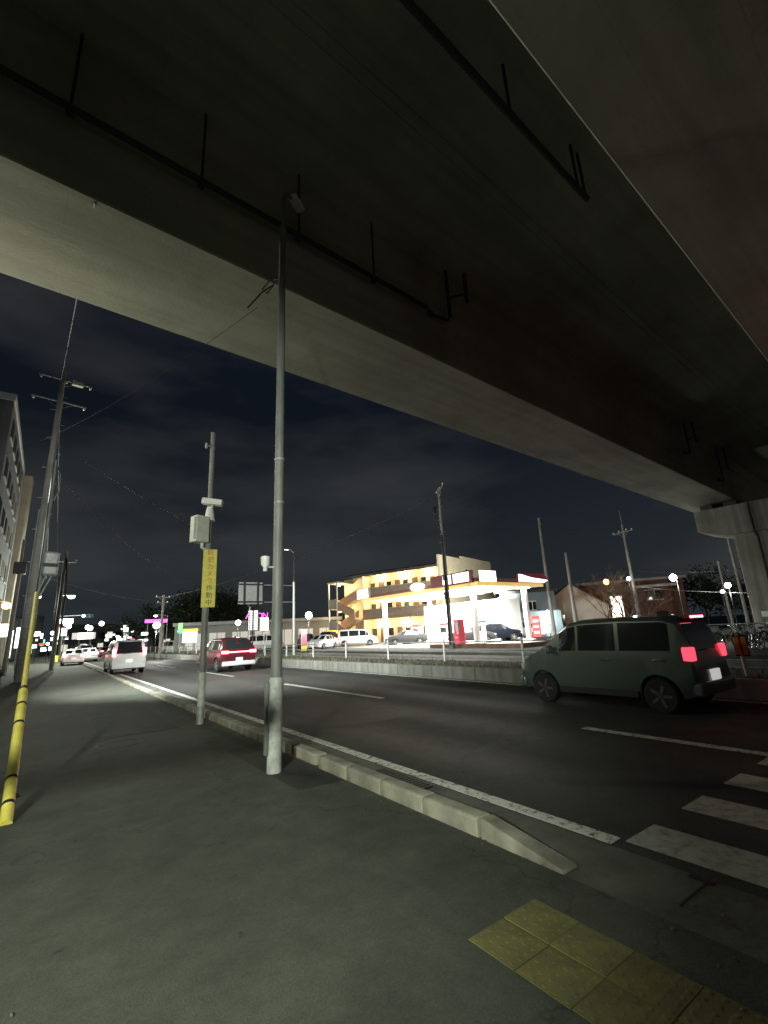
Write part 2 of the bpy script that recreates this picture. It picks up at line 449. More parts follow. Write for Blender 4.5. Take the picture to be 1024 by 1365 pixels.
M['rim'] = mat('alloy rim', (0.45, 0.45, 0.46), 0.35, 0.8)
M['chrome'] = mat('chrome', (0.6, 0.6, 0.6), 0.15, 1.0)
M['reflred'] = mat('station red', (0.42, 0.03, 0.03), 0.4)

# ================================================================ SETTING
def sheet(name, x0, x1, y0, y1, z, m, label=None):
    o = MB().quad((x0, y0, z), (x1, y0, z), (x1, y1, z), (x0, y1, z)).build(name, m, smooth=False)
    return tag(o, label, kind='structure')

sheet('ground', -900, 900, -900, 900, -0.16, M['earth'])
WZ, RZ = 0.0, -0.03
# near pavement with a lowered edge at the crossing
b = MB()
b.box(-3.75, 2.84, -14, 170, -0.15, WZ)
tag(b.build('pavement', M['walk'], smooth=False), kind='structure')
b = MB(); b.box(3.03, 3.46, -14, 170, -0.15, -0.012)
gut = tag(b.build('gutter', M['gutter'], smooth=False), kind='structure')
b = MB(); b.box(2.84, 3.03, -14, 170, -0.15, -0.006)
tag(b.build('kerb_bed', M['gutter'], smooth=False), kind='structure')
b = MB(); b.box(3.46, 10.88, -60, 420, -0.15, RZ)
tag(b.build('road', M['road'], smooth=False), kind='structure')
b = MB(); b.box(13.4, 20.6, -60, 420, -0.15, RZ)
tag(b.build('opposite_road', M['road'], smooth=False), kind='structure')
b = MB(); b.box(10.88, 13.4, -60, 2.55, -0.15, RZ + 0.002)
tag(b.build('median_gap', M['road'], smooth=False), kind='structure')
b = MB(); b.box(20.6, 24.4, -60, 300, -0.15, 0.12)
tag(b.build('far_pavement', M['walk'], smooth=False), kind='structure')
b = MB(); b.box(24.4, 60, 14, 58, -0.15, 0.14)
tag(b.build('forecourt', M['fore'], smooth=False), kind='structure')

pm1 = asphalt('newer asphalt patch', (0.030, 0.032, 0.028), (0.046, 0.049, 0.041), 0.8, 0.25, 0.8)
def patch_sheet(name, pts, z, m):
    o = MB().add([(x, y, z) for x, y in pts], [tuple(range(len(pts)))]).build(name, m, smooth=False)
    return tag(o, kind='structure')
patch_sheet('repair_patch', [(.95, 9.9), (2.2, 9.8), (2.25, 15.6), (1.0, 15.8)], .0035, pm1)
patch_sheet('repair_patch', [(2.3, 4.9), (2.83, 4.85), (2.83, 7.4), (2.28, 7.3)], .0032, pm1)
patch_sheet('repair_patch', [(4.3, 7.5), (6.2, 7.45), (6.25, 11.8), (4.35, 11.9)], RZ + .003, asphalt('newer road patch', (.026, .027, .025), (.036, .037, .034), .8, .3, .7))
lit = MB(); rl_ = random.Random(5)
for i in range(420):
    y = 1.2 + 22 * rl_.random() ** 1.5; side = rl_.random()
    x = 2.84 - abs(rl_.gauss(0, .07)) if side < .55 else (3.035 + abs(rl_.gauss(0, .06)) if side < .85 else rl_.uniform(-1, 2.8))
    z = .004 if x < 2.85 else -.009
    a = rl_.uniform(0, 6.28); r = rl_.uniform(.004, .016); e = rl_.uniform(.3, .7)
    ca, sa = math.cos(a) * r, math.sin(a) * r
    lit.add([(x - ca, y - sa, z), (x + sa * e, y - ca * e, z + rl_.uniform(0, .006)), (x + ca, y + sa, z + rl_.uniform(0, .008)), (x - sa * e, y + ca * e, z)], [(0, 1, 2, 3)])
tag(lit.build('leaf_litter', mat('dead leaves and grit', (.13, .10, .06), .9, noise=.5, nscale=30), smooth=False), 'scattered dead leaves and grit along the kerb', 'litter', kind='stuff')
# gutter joints (recessed dark strips every few metres)
for i in range(14):
    y = 1.55 + i * 2.4
    MB().box(3.035, 3.455, y, y + 0.012, -0.0105, -0.009).build('joint', M['black'], gut, smooth=False)

grate = empty('drain_grate', (3.05, 4.02, -.012), 0, 'dark slotted drain grate in the gutter beside the kerb', 'grate')
MB().box(0, .38, 0, .9, -.02, .003).build('tray', M['black'], grate)
for k in range(15):
    MB().box(.02, .36, .03 + k * .06, .055 + k * .06, .003, .012).build('bar', M['steel_dark'], grate)
for yy, xx in ((1.62, 3.40), (.98, 3.36)):
    MB().box(xx, xx + .05, yy - .1, yy + .04, -.0115, -.0085).build('slot', M['black'], gut, smooth=False)
mh = empty('manhole_cover', (1.15, 9.2, 0), 0, 'round cast iron manhole cover in the pavement', 'manhole cover')
mb_ = MB().lathe((0, 0, -.01), (0, 0, 1), [(0, .33), (.012, .33), (.014, .30), (.009, .295), (.009, .02)], 28)
mb_.build('lid', mat('worn cast iron', (.055, .055, .05), .6, .3, noise=.3, nscale=14, bump=.5, bscale=30), mh)
# kerb stones of the near pavement
kerb = empty('kerb', (0, 0, 0)); kerb['kind'] = 'structure'
ks = MB().prism([(2.845, -0.1), (2.845, 0.12), (2.865, 0.135), (2.99, 0.135), (3.02, 0.115), (3.028, -0.1)], 'y', 0.008, 0.652).mesh('kerb_stone')
y = 2.88
for i in range(56):
    if y > 5.5 and y < 5.7: y += 0.13
    o = mobj('kerb_stone', ks, M['kerb'], kerb, 0.007)
    o.location = (random.uniform(-.006, .006) + (0.035 if y > 5.6 else 0), y, random.uniform(-.006, .004) - (0.02 if y > 5.6 else 0) - (0.05 if y > 16 else 0))
    o.rotation_euler = (0, 0, random.uniform(-.006, .006))
    y += 0.662
ys_end = y
# tapering end stone
e = MB()
e.add([(2.845, 2.874, -.1), (3.028, 2.874, -.1), (3.028, 2.16, -.1), (2.845, 2.16, -.1),
       (2.86, 2.874, .132), (3.005, 2.874, .132), (3.02, 2.16, .012), (2.85, 2.16, .012)],
      [(0, 1, 2, 3), (4, 7, 6, 5), (0, 4, 5, 1), (1, 5, 6, 2), (2, 6, 7, 3), (3, 7, 4, 0)])
e.build('end_stone', M['kerb'], kerb, 0.015)
MB().box(2.86, 3.03, ys_end, 170, -0.1, 0.08).build('far_kerb', M['kerb'], kerb, 0.01)

# road paint
def paint(name, x0, x1, y0, y1, m=None, n=1):
    o = MB().box(x0, x1, y0, y1, RZ - 0.01, RZ + 0.004).build(name, m or M['line'], smooth=False)
    return tag(o, kind='structure')
paint('edge_line', 3.52, 3.66, 2.22, 160)
for a, bb in ((-1.5, 4.5), (9.9, 15.8), (21.3, 27.2), (33, 39), (45, 51), (57, 63), (69, 75)):
    paint('lane_line', 6.82, 6.97, a, bb)
paint('median_line', 10.60, 10.74, 2.6, 160)
for a in range(0, 16):
    paint('opposite_lane_line', 16.9, 17.05, 5 + a * 12, 11 + a * 12)
paint('opposite_edge_line', 20.15, 20.3, 3, 160)
for k in range(8):
    x0 = 3.64 + k * 0.925
    if x0 > 10.2: break
    paint('zebra_stripe', x0, x0 + 0.435, -2.4, 2.17, M['zebra'])
for k in range(8):
    paint('zebra_stripe', 13.7 + k * .92, 14.13 + k * .92, -2.4, 2.17, M['zebra'])

# yellow tactile paving, each tile with raised domes
tac = empty('tactile_paving', (0, 0, 0)); tac['kind'] = 'structure'
TX, TY = 0.272, 0.294
tb = MB(); tb.box(0.004, TX - .004, 0.004, TY - .004, -0.02, 0.006)
for i in range(5):
    for j in range(5):
        cx, cy = TX * (i + .5) / 5, TY * (j + .5) / 5
        tb.lathe((cx, cy, 0.0055), (0, 0, 1), [(0, .0135), (.0018, .012), (.0026, .008)], 6)
tme = tb.mesh('tile')
for j in range(9):
    for i in range(2):
        o = mobj('tile', tme, M['tactile'], tac)
        o.location = (1.93 + i * TX + random.uniform(-.003, .003), 2.10 - TY * (j + 1), random.uniform(-.002, .003))
        o.rotation_euler = (random.uniform(-.008, .008), random.uniform(-.008, .008), random.uniform(-.006, .006))

# median strip: concrete kerb blocks, soil, weeds
med = empty('median', (0, 0, 0)); med['kind'] = 'structure'
mk = MB().prism([(10.88, -.12), (10.90, .30), (10.93, .34), (11.13, .34), (11.15, -.12)], 'y', 0.006, 1.994).mesh('kerb_block')
for i in range(52):
    o = mobj('kerb_block', mk, M['medkerb'], med, 0.01)
    o.location = (random.uniform(-.008, .008), 2.6 + i * 2, random.uniform(-.01, .01))
mk2 = MB().prism([(13.15, -.12), (13.17, .34), (13.35, .34), (13.4, .30), (13.42, -.12)], 'y', 0.006, 1.994).mesh('kerb_block')
for i in range(40):
    o = mobj('kerb_block', mk2, M['medkerb'], med, 0.01); o.location = (0, 2.6 + i * 2, 0)
MB().box(11.15, 13.15, 2.6, 106, -.12, .325).build('soil', M['soil'], med)
MB().box(10.9, 13.4, 2.4, 2.6, -.12, .33).build('nose_block', M['medkerb'], med, 0.03)
w = MB()
for i in range(2600):
    y = 2.7 + 50 * random.random() ** 1.3
    x = random.choice((random.gauss(11.22, .1), random.uniform(11.15, 13.1)))
    if x < 11.05: x = 11.1
    h = random.uniform(.03, .13) * random.choice((1, 1, 1, 1.9))
    a = random.uniform(0, 6.28); dx, dy = math.cos(a), math.sin(a); r = random.uniform(.008, .02)
    lean = random.uniform(0, .6) * h
    w.add([(x - dy * r, y + dx * r, .325), (x + dy * r, y - dx * r, .325), (x + dx * lean, y + dy * lean, .325 + h)], [(0, 1, 2)])
tag(w.build('weeds', M['grass'], smooth=False), 'dry weeds growing along the top of the median kerb', 'weeds', kind='stuff')

# ================================================================ VIADUCT
VA = R(3.75)
via = empty('viaduct', (0, 0, 0), VA, 'long grey concrete viaduct on twin box girders crossing over the road', 'viaduct')
U0, U1 = -45, 130
g = MB().prism([(6.22, 7.5), (6.20, 7.53), (6.12, 10.02), (8.75, 10.02), (8.60, 7.53), (8.58, 7.5)], 'x', U0, U1)
g.build('girder', M['via'], via, angle=20)
g = MB().prism([(-1.3, 7.5), (-1.32, 7.53), (-1.42, 10.02), (1.62, 10.02), (1.56, 7.53), (1.54, 7.5)], 'x', U0, U1)
g.build('girder', M['via'], via, angle=20)
g = MB().prism([(-3.6, 10.2), (-1.4, 10.0), (1.6, 10.0), (1.9, 9.97), (3.95, 10.05), (4.05, 10.05), (5.8, 9.97), (8.7, 10.0), (10.6, 10.2), (10.6, 10.45), (-3.6, 10.45)], 'x', U0, U1)
g.build('deck_slab', M['via'], via, angle=10)
for v in (-3.6, 10.35):
    MB().box(U0, U1, v, v + .25, 10.45, 11.4).build('parapet', M['via'], via)
# slab joint strips between girders (raised formwork fins)
for v in (3.9, 4.1):
    MB().box(U0, U1, v, v + .02, 10.03, 10.07).build('slab_rib', M['via'], via)
# pier: hammerhead cap and column, bearings
cap = MB().prism([(8.12, 7.18), (8.12, 6.02), (6.9, 5.62), (-1.0, 5.62), (-3.2, 6.02), (-3.2, 7.18)], 'x', 29.4, 32.0)
cap.build('pier_cap', M['pier'], via, 0.05, angle=20)
colm = MB()
pts = []
for cu, cv, a0 in ((31.4, 6.32, 0), (30.0, 6.32, 90), (30.0, 3.0, 180), (31.4, 3.0, 270)):
    for k in range(7):
        t = R(a0 + k * 15); pts.append((cu + .38 * math.cos(t), cv + .38 * math.sin(t)))
colm.prism(pts, 'z', -.15, 5.63)
pc = colm.build('pier_column', M['pier'], via, angle=20)
for v in (6.5, 7.6, -.8, .8):
    MB().box(29.9, 31.4, v - .3, v + .3, 7.18, 7.5).build('bearing', M['steel_dark'], via, 0.02)
# drain pipe down the pier face, rust coloured run-off strip beside it
pp = MB().tube([(29.36, 5.66, 7.1), (29.36, 5.66, 5.6), (29.58, 5.62, 5.4), (29.58, 5.62, 1.2)], .055, 8).build('drain_pipe', mat('stained drain pipe', (.07, .062, .045), .8, noise=.4, nscale=4), via)
pl = MB().box(29.585, 29.615, 5.9, 6.25, 1.35, 1.62).build('plaque', M['whitep'], via)
# longitudinal drain pipes hung between the girders
p1 = MB().tube([(U0, 6.0, 8.57), (6.6, 6.0, 8.57)], .05, 8).build('drain_pipe', M['pipe_dark'], via)
for i in range(-6, 5):
    u = -.12 + i * 1.73
    if u > 6.7: continue
    MB().tube([(u, 6.0, 8.5), (u, 6.0, 9.99)], .022, 6).box(u - .05, u + .05, 5.93, 6.07, 8.49, 8.52).build('hanger', M['pipe_dark'], p1)
p2 = MB().tube([(U0, 2.55, 8.95), (7.3, 2.55, 8.95)], .055, 8).build('drain_pipe', M['pipe_dark'], via)
for u in (-2.2, 0.6, 2.95, 5.0, 7.0, 7.25):
    MB().tube([(u, 2.55, 8.9), (u, 2.55, 9.99)], .025, 6).build('hanger', M['pipe_dark'], p2)
def drain_end(u, v, z, d=1):
    o = MB().tube([(u, v, 10.0), (u, v, z), (u - .1 * d, v, z - .12), (u - .55 * d, v + .05, z - .14)], .04, 8)
    o.tube([(u - .55 * d, v + .05, z - .14), (u - .68 * d, v + .05, z - .12)], .07, 8)
    o.tube([(u + .45, v - .2, 10.0), (u + .45, v - .2, z + .5)], .045, 8).tube([(u + .45, v - .2, z + .75), (u, v, z + .55)], .025, 6)
    return o.build('drain_outlet', M['pipe_dark'], via)
drain_end(7.35, 6.0, 8.65)
drain_end(22.6, 5.85, 8.55)
drain_end(27.6, 6.0, 8.2)

# ================================================================ STREET FURNITURE NEAR THE CAMERA
# --- tall lighting column by the kerb
lp = empty('street_light', (2.37, 5.72, 0), 0, 'tall grey steel street light column by the kerb under the viaduct, unlit', 'street light')
MB().cyl((0, 0, 0), (.02, 0, 1.02), .088, .083, 20).lathe((.02, 0, 1.0), (0, 0, 1), [(0, .088), (.03, .088), (.07, .072)], 20).build('base_sleeve', M['white_sleeve'], lp)
MB().cyl((.02, 0, 1.0), (.05, 0, 8.05), .072, .05, 20).build('pole', M['galv_worn'], lp)
MB().box(-.125, -.088, -.03, .03, .2, 1.02).box(-.09, -.06, -.02, .02, .3, .34).build('conduit', M['galv_worn'], lp, 0.006)
for z in (3.32, 3.95): MB().lathe((.035, 0, z), (0, 0, 1), [(0, .073), (.025, .073)], 16).build('clamp_band', M['galv'], lp)
MB().tube([(.05, 0, 8.0), (.055, .01, 8.55), (.12, .06, 8.82), (.28, .14, 8.9)], .03, 8).build('arm', M['galv_worn'], lp)
lh = MB().obox((.38, .18, 8.9), (.3, .16, .1), Matrix.Rotation(R(30), 3, 'Z') @ Matrix.Rotation(R(8), 3, 'Y')).build('lamp_head', M['whitep'], lp, 0.03)
MB().obox((.38, .18, 8.845), (.22, .12, .03), Matrix.Rotation(R(30), 3, 'Z') @ Matrix.Rotation(R(8), 3, 'Y')).build('lens', mat('unlit lamp lens', (.55, .55, .5), .2), lh)
MB().tube([(-.02, 0, 7.0), (-.12, .1, 6.98), (-.2, .2, 6.85), (-.14, .14, 6.76), (-.06, .05, 6.9), (-.2, .2, 6.8), (-.34, .45, 6.62)], .012, 5).build('cable_coil', M['cable'], lp)

# --- security camera pole
cp = empty('camera_pole', (2.60, 9.94, 0), 0, 'grey steel pole carrying a security camera, a cabinet and a yellow sign', 'pole')
MB().cyl((0, 0, 0), (0, 0, .32), .072, .072, 16).build('base', M['galv'], cp)
MB().cyl((0, 0, .32), (0, 0, .95), .073, .070, 16).build('base_sleeve', M['white_sleeve'], cp)
MB().cyl((0, 0, .95), (-.02, 0, 6.1), .066, .05, 16).build('pole', M['galv_worn'], cp)
MB().tube([(-.02, 0, 5.75), (-.15, 0, 5.78)], .012, 6).cyl((-.15, 0, 5.70), (-.15, 0, 5.82), .03, .03, 8).lathe((-.02, 0, 5.7), (0, 0, 1), [(0, .058), (.02, .058)], 12).build('sensor', M['galv'], cp)
hc = MB().obox((.0, -.14, 4.43), (.17, .42, .13), Matrix.Rotation(R(62), 3, 'Z') @ Matrix.Rotation(R(8), 3, 'X')).build('camera_housing', M['whitep'], cp, 0.015)
MB().obox((.22, -.02, 4.40), (.11, .03, .1), Matrix.Rotation(R(62), 3, 'Z')).build('lens', M['glass'], hc)
MB().tube([(0, -.06, 4.3), (0, -.13, 4.38)], .025, 6).lathe((-.01, 0, 4.05), (0, 0, 1), [(0, .11), (.25, .075), (.3, .06)], 14).build('bracket', M['whitep'], cp)
cbx = MB().obox((-.22, -.08, 3.82), (.3, .24, .56), Matrix.Rotation(R(20), 3, 'Z')).build('cabinet', M['cream'], cp, 0.012)
MB().obox((-.2627, -.195, 3.82), (.24, .012, .48), Matrix.Rotation(R(20), 3, 'Z')).build('door', M['cream'], cbx, 0.004)
MB().tube([(-.15, -.05, 3.55), (-.15, -.05, 3.45), (-.06, -.02, 3.4)], .035, 8).build('conduit', M['cream'], cp)
sg = MB().obox((.02, -.075, 2.81), (.27, .008, 1.2), Matrix.Rotation(R(-14), 3, 'Z')).build('sign_plate', M['signyellow'], cp)
tag(sg, 'yellow vertical plate lettered in red and black')
rotm = Matrix.Rotation(R(-14), 4, 'Z')
for i, ch in enumerate('防犯カメラ作動中'):
    me = text_mesh(ch, 0.13, 0.0008)
    o = mobj('letter', me, M['signred'] if i < 5 else M['signblack'], sg)
    off = rotm.to_3x3() @ Vector((0.01, -.0055, 0))
    o.matrix_local = Matrix.Translation((.02 + off.x, -.075 + off.y, 3.335 - i * 0.148)) @ rotm @ Matrix.Rotation(R(90), 4, 'X')
for z in (3.3, 2.3):
    MB().lathe((0, 0, z), (0, 0, 1), [(0, .075), (.025, .075)], 14).build('clamp_band', M['galv'], cp)

# --- yellow guarded guy wire of the far utility pole
UPX, UPY = -0.87, 30.8
A = Vector((-.12, 5.98, 0)); T = Vector((UPX + .1, UPY - .15, 14.1)); D = (T - A).normalized()
gw = empty('guy_wire', A, 0, 'slanting guy wire sheathed in yellow guard with black bands on the pavement', 'guy wire')
def on(t): return D * t
MB().cyl(on(0), on(2.12), .052, .05, 14).build('guard', M['yellow'], gw)
for t in (.22, .55, 1.42, 1.78):
    MB().cyl(on(t), on(t + .035), .0535, .0535, 14).build('band', M['black'], gw)
MB().cyl(on(.32) + Vector((.07, 0, .0)), on(.36) + Vector((.05, 0, 0)), .015, .015, 6).build('bolt', M['black'], gw)
MB().lathe(on(2.10), D, [(0, .055), (.06, .05), (.09, .02)], 12).build('end_cap', M['black'], gw)
MB().cyl(on(2.15), on(5.1), .032, .03, 8).build('sleeve', M['yellow'], gw)
MB().cyl(on(5.1), on((T - A).length), .009, .009, 6).build('wire', M['cable'], gw)

# ================================================================ UTILITY POLES
def crossarm(root, z, half, ang, off=0.0, n=4, braces=True, drop=True):
    m = Matrix.Rotation(R(ang), 3, 'Z')
    b = MB(); b.obox(m @ Vector((off, .12, 0)) + Vector((0, 0, z)), (2 * half, .08, .08), m)
    if braces:
        for s in (-1, 1):
            b.tube([m @ Vector((off + s * half * .55, .12, 0)) + Vector((0, 0, z)), Vector((0, 0, z - .55))], .018, 5)
    arm = b.build('crossarm', M['galv_worn'], root)
    for i in range(n):
        x = off - half * .92 + 2 * half * .92 * i / max(1, n - 1)
        p = m @ Vector((x, .12, 0)) + Vector((0, 0, z))
        if drop: MB().lathe(p + Vector((0, 0, -.04)), (0, 0, -1), [(0, .03), (.04, .07), (.10, .08), (.16, .05)], 8).build('insulator', M['insul'], arm)
        else: MB().lathe(p + Vector((0, 0, .04)), (0, 0, 1), [(0, .03), (.04, .06), (.09, .06), (.15, .03)], 8).build('insulator', M['insul'], arm)
    return arm

def utility_pole(loc, h, r, label, arms=(), group='concrete utility poles', steps=True):
    root = empty('utility_pole', loc, 0, label, 'utility pole', group)
    MB().cyl((0, 0, -.1), (0, 0, h), r, r * .58, 14).build('pole', M['poleconc'], root)
    for (z, half, ang, off, n, dr) in arms:
        crossarm(root, z, half, ang, off, n, True, dr)
    if steps:
        b = MB()
        for k in range(int((h - 3) / .9)):
            s = 1 if k % 2 else -1
            b.cyl((s * r * .5, 0, 2.5 + k * .9), (s * (r + .16), 0, 2.5 + k * .9), .012, .012, 5)
        b.build('step_bolts', M['galv'], root)['kind'] = 'stuff'
    return root

up = utility_pole((UPX, UPY, 0), 17.6, .24, 'tall concrete utility pole with two crossarms and cables beside the pavement on the left',
                  ((17.2, 1.35, 8, .2, 3, True), (15.75, 1.35, 8, 0, 2, True)))
MB().tube([(.26, -.05, .1), (.25, -.05, 6), (.22, -.05, 12.0)], .05, 6).tube([(-.24, -.1, .2), (-.22, -.1, 9)], .03, 6).tube([(.3, .1, 2), (.28, .1, 11.8), (.5, .1, 11.2), (.55, 0, 10.2), (.35, -.05, 9.6)], .035, 6).build('riser_cables', M['galv_worn'], up)
MB().obox((.75, -.1, 17.0), (.6, .3, .25), Matrix.Rotation(.2, 3, 'Z')).box(.55, .6, -.15, -.05, 17.05, 17.3).build('switch', M['cream'], up, 0.03)
tb_ = MB().obox((.62, -.25, 6.0), (.72, .5, 1.3), Matrix.Rotation(.1, 3, 'Z')).build('equipment_box', M['galv'], up, 0.12)
MB().obox((.62, -.508, 5.9), (.7, .01, .2), Matrix.Rotation(.1, 3, 'Z')).build('vent', M['steel_dark'], tb_)
for q in ([(.5, -.2, 5.4), (.2, -.1, 4.4)], [(.75, -.2, 5.4), (.3, -.1, 4.2)], [(.4, -.2, 6.6), (.3, -.1, 8)]): MB().tube(q, .03, 6).build('box_cable', M['galv'], up)
# banded lower shroud and number plate
MB().cyl((0, 0, .9), (0, 0, 4.2), .246, .235, 14).build('pole_wrap', mat('grey pole wrap', (.22, .22, .2), .8, noise=.3, nscale=8, bump=.4, bscale=60), up)

# second, darker pole further down on the left with a box
up2 = utility_pole((-2.0, 40.0, 0), 9.0, .15, 'dark slim pole with a black box behind the tall concrete pole on the left', (), 'slim poles', False)
MB().box(-.35, .35, -.3, .3, 6.6, 7.4).build('box', M['steel_dark'], up2, 0.03)
# thick bundle pole left of it, right side
up3 = utility_pole((.55, 44.0, 0), 9.0, .17, 'utility pole wrapped in cables behind the equipment box on the left', ((8.2, .8, 5, 0, 3, False),))
MB().tube([(.25, -.1, 1), (.3, -.1, 6), (.1, -.1, 8.4)], .07, 6).tube([(-.2, -.1, 3), (-.25, -.1, 7)], .06, 6).build('riser_cables', M['steel_dark'], up3)

def wire(name, p0, p1, sag, label, r=.012, n=14, group='overhead wires', m=None):
    p0 = Vector(p0); p1 = Vector(p1)
    pts = []
    for i in range(n + 1):
        t = i / n; p = p0.lerp(p1, t); p.z -= sag * 4 * t * (1 - t); pts.append(p)
    o = MB().tube(pts, r, 4).build(name, m or M['cable'])
    return tag(o, label, 'wire', group)

# the gas station pole
gp_ = utility_pole((24.3, 25.7, .1), 12.3, .19, 'tall utility pole in front of the lit petrol station canopy', ((12.0, 1.2, 60, -.8, 3, False),))
MB().tube([(-.25, 0, 10.9), (-.6, .1, 10.3), (-.5, 0, 9.4), (-.1, 0, 8.6)], .04, 6).lathe((-.55, .1, 10.2), (0, 0, 1), [(0, .1), (.5, .12), (.6, .05)], 8).build('cable_loop', M['cable'], gp_)
MB().tube([(-.22, -.1, .3), (-.2, -.1, 8.5)], .06, 6).build('riser_pipe', M['steel_dark'], gp_)
MB().box(-.32, -.18, -.2, .02, 3.6, 4.1).box(-.32, -.18, -.2, .02, 5.0, 5.4).build('boxes', M['steel_dark'], gp_)

utility_pole((41.0, 28.5, 0), 12.4, .2, 'plain dark concrete pole rising right of the petrol station', (), steps=False)
utility_pole((38.2, 24.2, 0), 7.8, .19, 'short bare concrete pole beside the white gabled house', (), steps=False)
u5 = utility_pole((44.9, 21.9, 0), 10.6, .2, 'utility pole with a single crossarm in front of the brick house', ((9.8, 1.15, 75, 0, 2, False), (9.9, .5, 75, 0, 2, False)))
MB().tube([(.0, 0, 10.5), (-.1, 0, 12.0)], .02, 5).build('rod', M['galv'], u5)
utility_pole((10.2, 56.6, 0), 6.7, .17, 'distant utility pole with short arm in front of the dark trees', ((6.5, .8, 20, 0, 3, False), (5.9, .6, 20, 0, 2, False)))
utility_pole((43.0, 13.0, 0), 7.6, .14, 'thin dark pole left of the concrete pier', (), steps=False)
utility_pole((46.0, 15.0, 0), 6.0, .14, 'thin dark pole in the far distance beside the white lamps', (), steps=False)

# ================================================================ LAMPS
def spot_light(parent, loc, target, power, col, angle=150, blend=.7, rad=.15):
    d = bpy.data.lights.new('lamp_light', 'SPOT'); d.energy = power; d.color = col; d.spot_size = R(angle); d.spot_blend = blend; d.shadow_soft_size = rad
    o = bpy.data.objects.new('lamp_light', d); COL.objects.link(o)
    o.location = loc
    o.rotation_euler = (Vector(target) - Vector(loc)).to_track_quat('-Z', 'Y').to_euler()
    if parent: o.parent = parent
    return o
def point_light(parent, loc, power, col, rad=.12):
    d = bpy.data.lights.new('lamp_light', 'POINT'); d.energy = power; d.color = col; d.shadow_soft_size = rad
    o = bpy.data.objects.new('lamp_light', d); COL.objects.link(o); o.location = loc
    if parent: o.parent = parent
    return o
def area_light(parent, loc, sx, sy, power, col, rot=(0, 0, 0)):
    d = bpy.data.lights.new('lamp_light', 'AREA'); d.shape = 'RECTANGLE'; d.size = sx; d.size_y = sy; d.energy = power; d.color = col
    o = bpy.data.objects.new('lamp_light', d); COL.objects.link(o); o.location = loc; o.rotation_euler = rot
    if parent: o.parent = parent
    return o

def lamp_post(loc, h, arm, label, m, headr=.16, power=0, col=(1, 1, .95), group='lit street lamps', ball=False, pr=.05):
    root = empty('lamp_post', loc, 0, label, 'street lamp', group)
    ax, ay = arm; headr *= 1.2
    if ball: pr *= .7
    MB().cyl((0, 0, -.1), (0, 0, h), pr, pr * .7, 8).build('post', M['steel_dark'] if ball else M['galv'], root)
    if ax or ay: MB().tube([(0, 0, h - .1), (ax * .5, ay * .5, h + .1), (ax, ay, h + .1)], pr * .6, 6).build('arm', M['galv'], root)
    if ball:
        MB().lathe((ax, ay, h - headr * .3), (0, 0, 1), [(0, headr * .3), (headr * .4, headr * .85), (headr, headr), (headr * 1.6, headr * .8), (headr * 1.95, headr * .25)], 12).build('lamp_head', m, root)
    else:
        hd = MB().lathe((ax, ay, h + .02), (0, 0, 1), [(0, headr), (.1, headr * 1.05), (.18, headr * .5)], 10).build('lamp_head', M['galv'], root)
        MB().lathe((ax, ay, h + .015), (0, 0, -1), [(0, headr * .95), (headr * .45, headr * .8), (headr * .7, headr * .3)], 10).build('lens', m, hd)
    if power: point_light(root, (ax, ay, h - headr - .25), power, col, .15)
    return root

# floodlight on the wall of the building on the left (just behind the camera's left)
WALLX = -3.75
fl = empty('porch_lamp', (-3.56, -1.7, 0), 0, 'shopfront lamp on a post behind the viewer to the left, out of view', 'lamp')
MB().cyl((0, 0, 0), (0, 0, 2.9), .04, .04, 8).build('post', M['galv'], fl)
MB().obox((.06, .08, 3.0), (.34, .2, .26), Matrix.Rotation(R(-22), 3, 'Z')).build('housing', M['steel_dark'], fl, 0.02)
MB().obox((.105, .19, 3.0), (.28, .01, .2), Matrix.Rotation(R(-22), 3, 'Z')).build('lens', M['lamp_soft'], fl)
spot_light(fl, (.18, .24, 3.0), (.18 + 3.75, .24 + 9.27, .25), 3300, (.92, 1.0, .83), 86, .65, .06)
# unseen added shading bar whose shadow crosses the pavement
bs = empty('shadow_bar', (WALLX, .65, 2.27), 0, 'unseen dark shading bar reaching out from the left wall, out of view', 'shading bar')
MB().box(.95, 2.1, -.02, .02, -.02, .085).build('bar', M['steel_dark'], bs, 0.01)
MB().box(0, .95, -.012, .012, .02, .045).build('bracket', M['galv'], bs)

# roadside lamp just outside the frame on the left
rl = empty('lamp_post', (-3.1, 16.5, 0), 0, 'tall roadside lamp on the left, out of view beyond the viaduct', 'street lamp', 'lit street lamps')
MB().cyl((0, 0, 0), (0, 0, 6.9), .08, .05, 12).build('post', M['galv'], rl)
MB().tube([(0, 0, 6.8), (.3, .2, 7.0), (.6, .3, 7.0)], .03, 6).build('arm', M['galv'], rl)
MB().box(.4, .9, .2, .4, 6.95, 7.05).build('lamp_head', M['galv'], rl, 0.03)
MB().box(.45, .85, .23, .37, 6.93, 6.947).build('lens', M['lamp_soft'], rl)
spot_light(rl, (.65, .3, 6.85), (13.6, 5.6, 1.3), 27000, (.95, 1.0, .94), 98, 1.0, .15)
point_light(rl, (.65, .3, 6.3), 400, (.95, 1.0, .82), .15)
spot_light(rl, (.65, .3, 6.6), (2.3, 14.3, 8.5), 3200, (.95, 1.0, .94), 58, .9, .15)  # added spot with no lamp head of its own, brightens the left utility pole
ul = empty('soffit_fill_lamp', (-2.6, 11.6, 0), 0, 'unseen floodlight added on a post to brighten the viaduct soffit from the left', 'lamp')  # unseen uplight, added to brighten the viaduct soffit
MB().cyl((0, 0, 0), (0, 0, 5.6), .06, .05, 8).build('post', M['galv'], ul)
MB().obox((.05, -.05, 5.72), (.4, .3, .25), Matrix.Rotation(R(45), 3, 'Z') @ Matrix.Rotation(R(25), 3, 'X')).build('housing', M['steel_dark'], ul, .02)
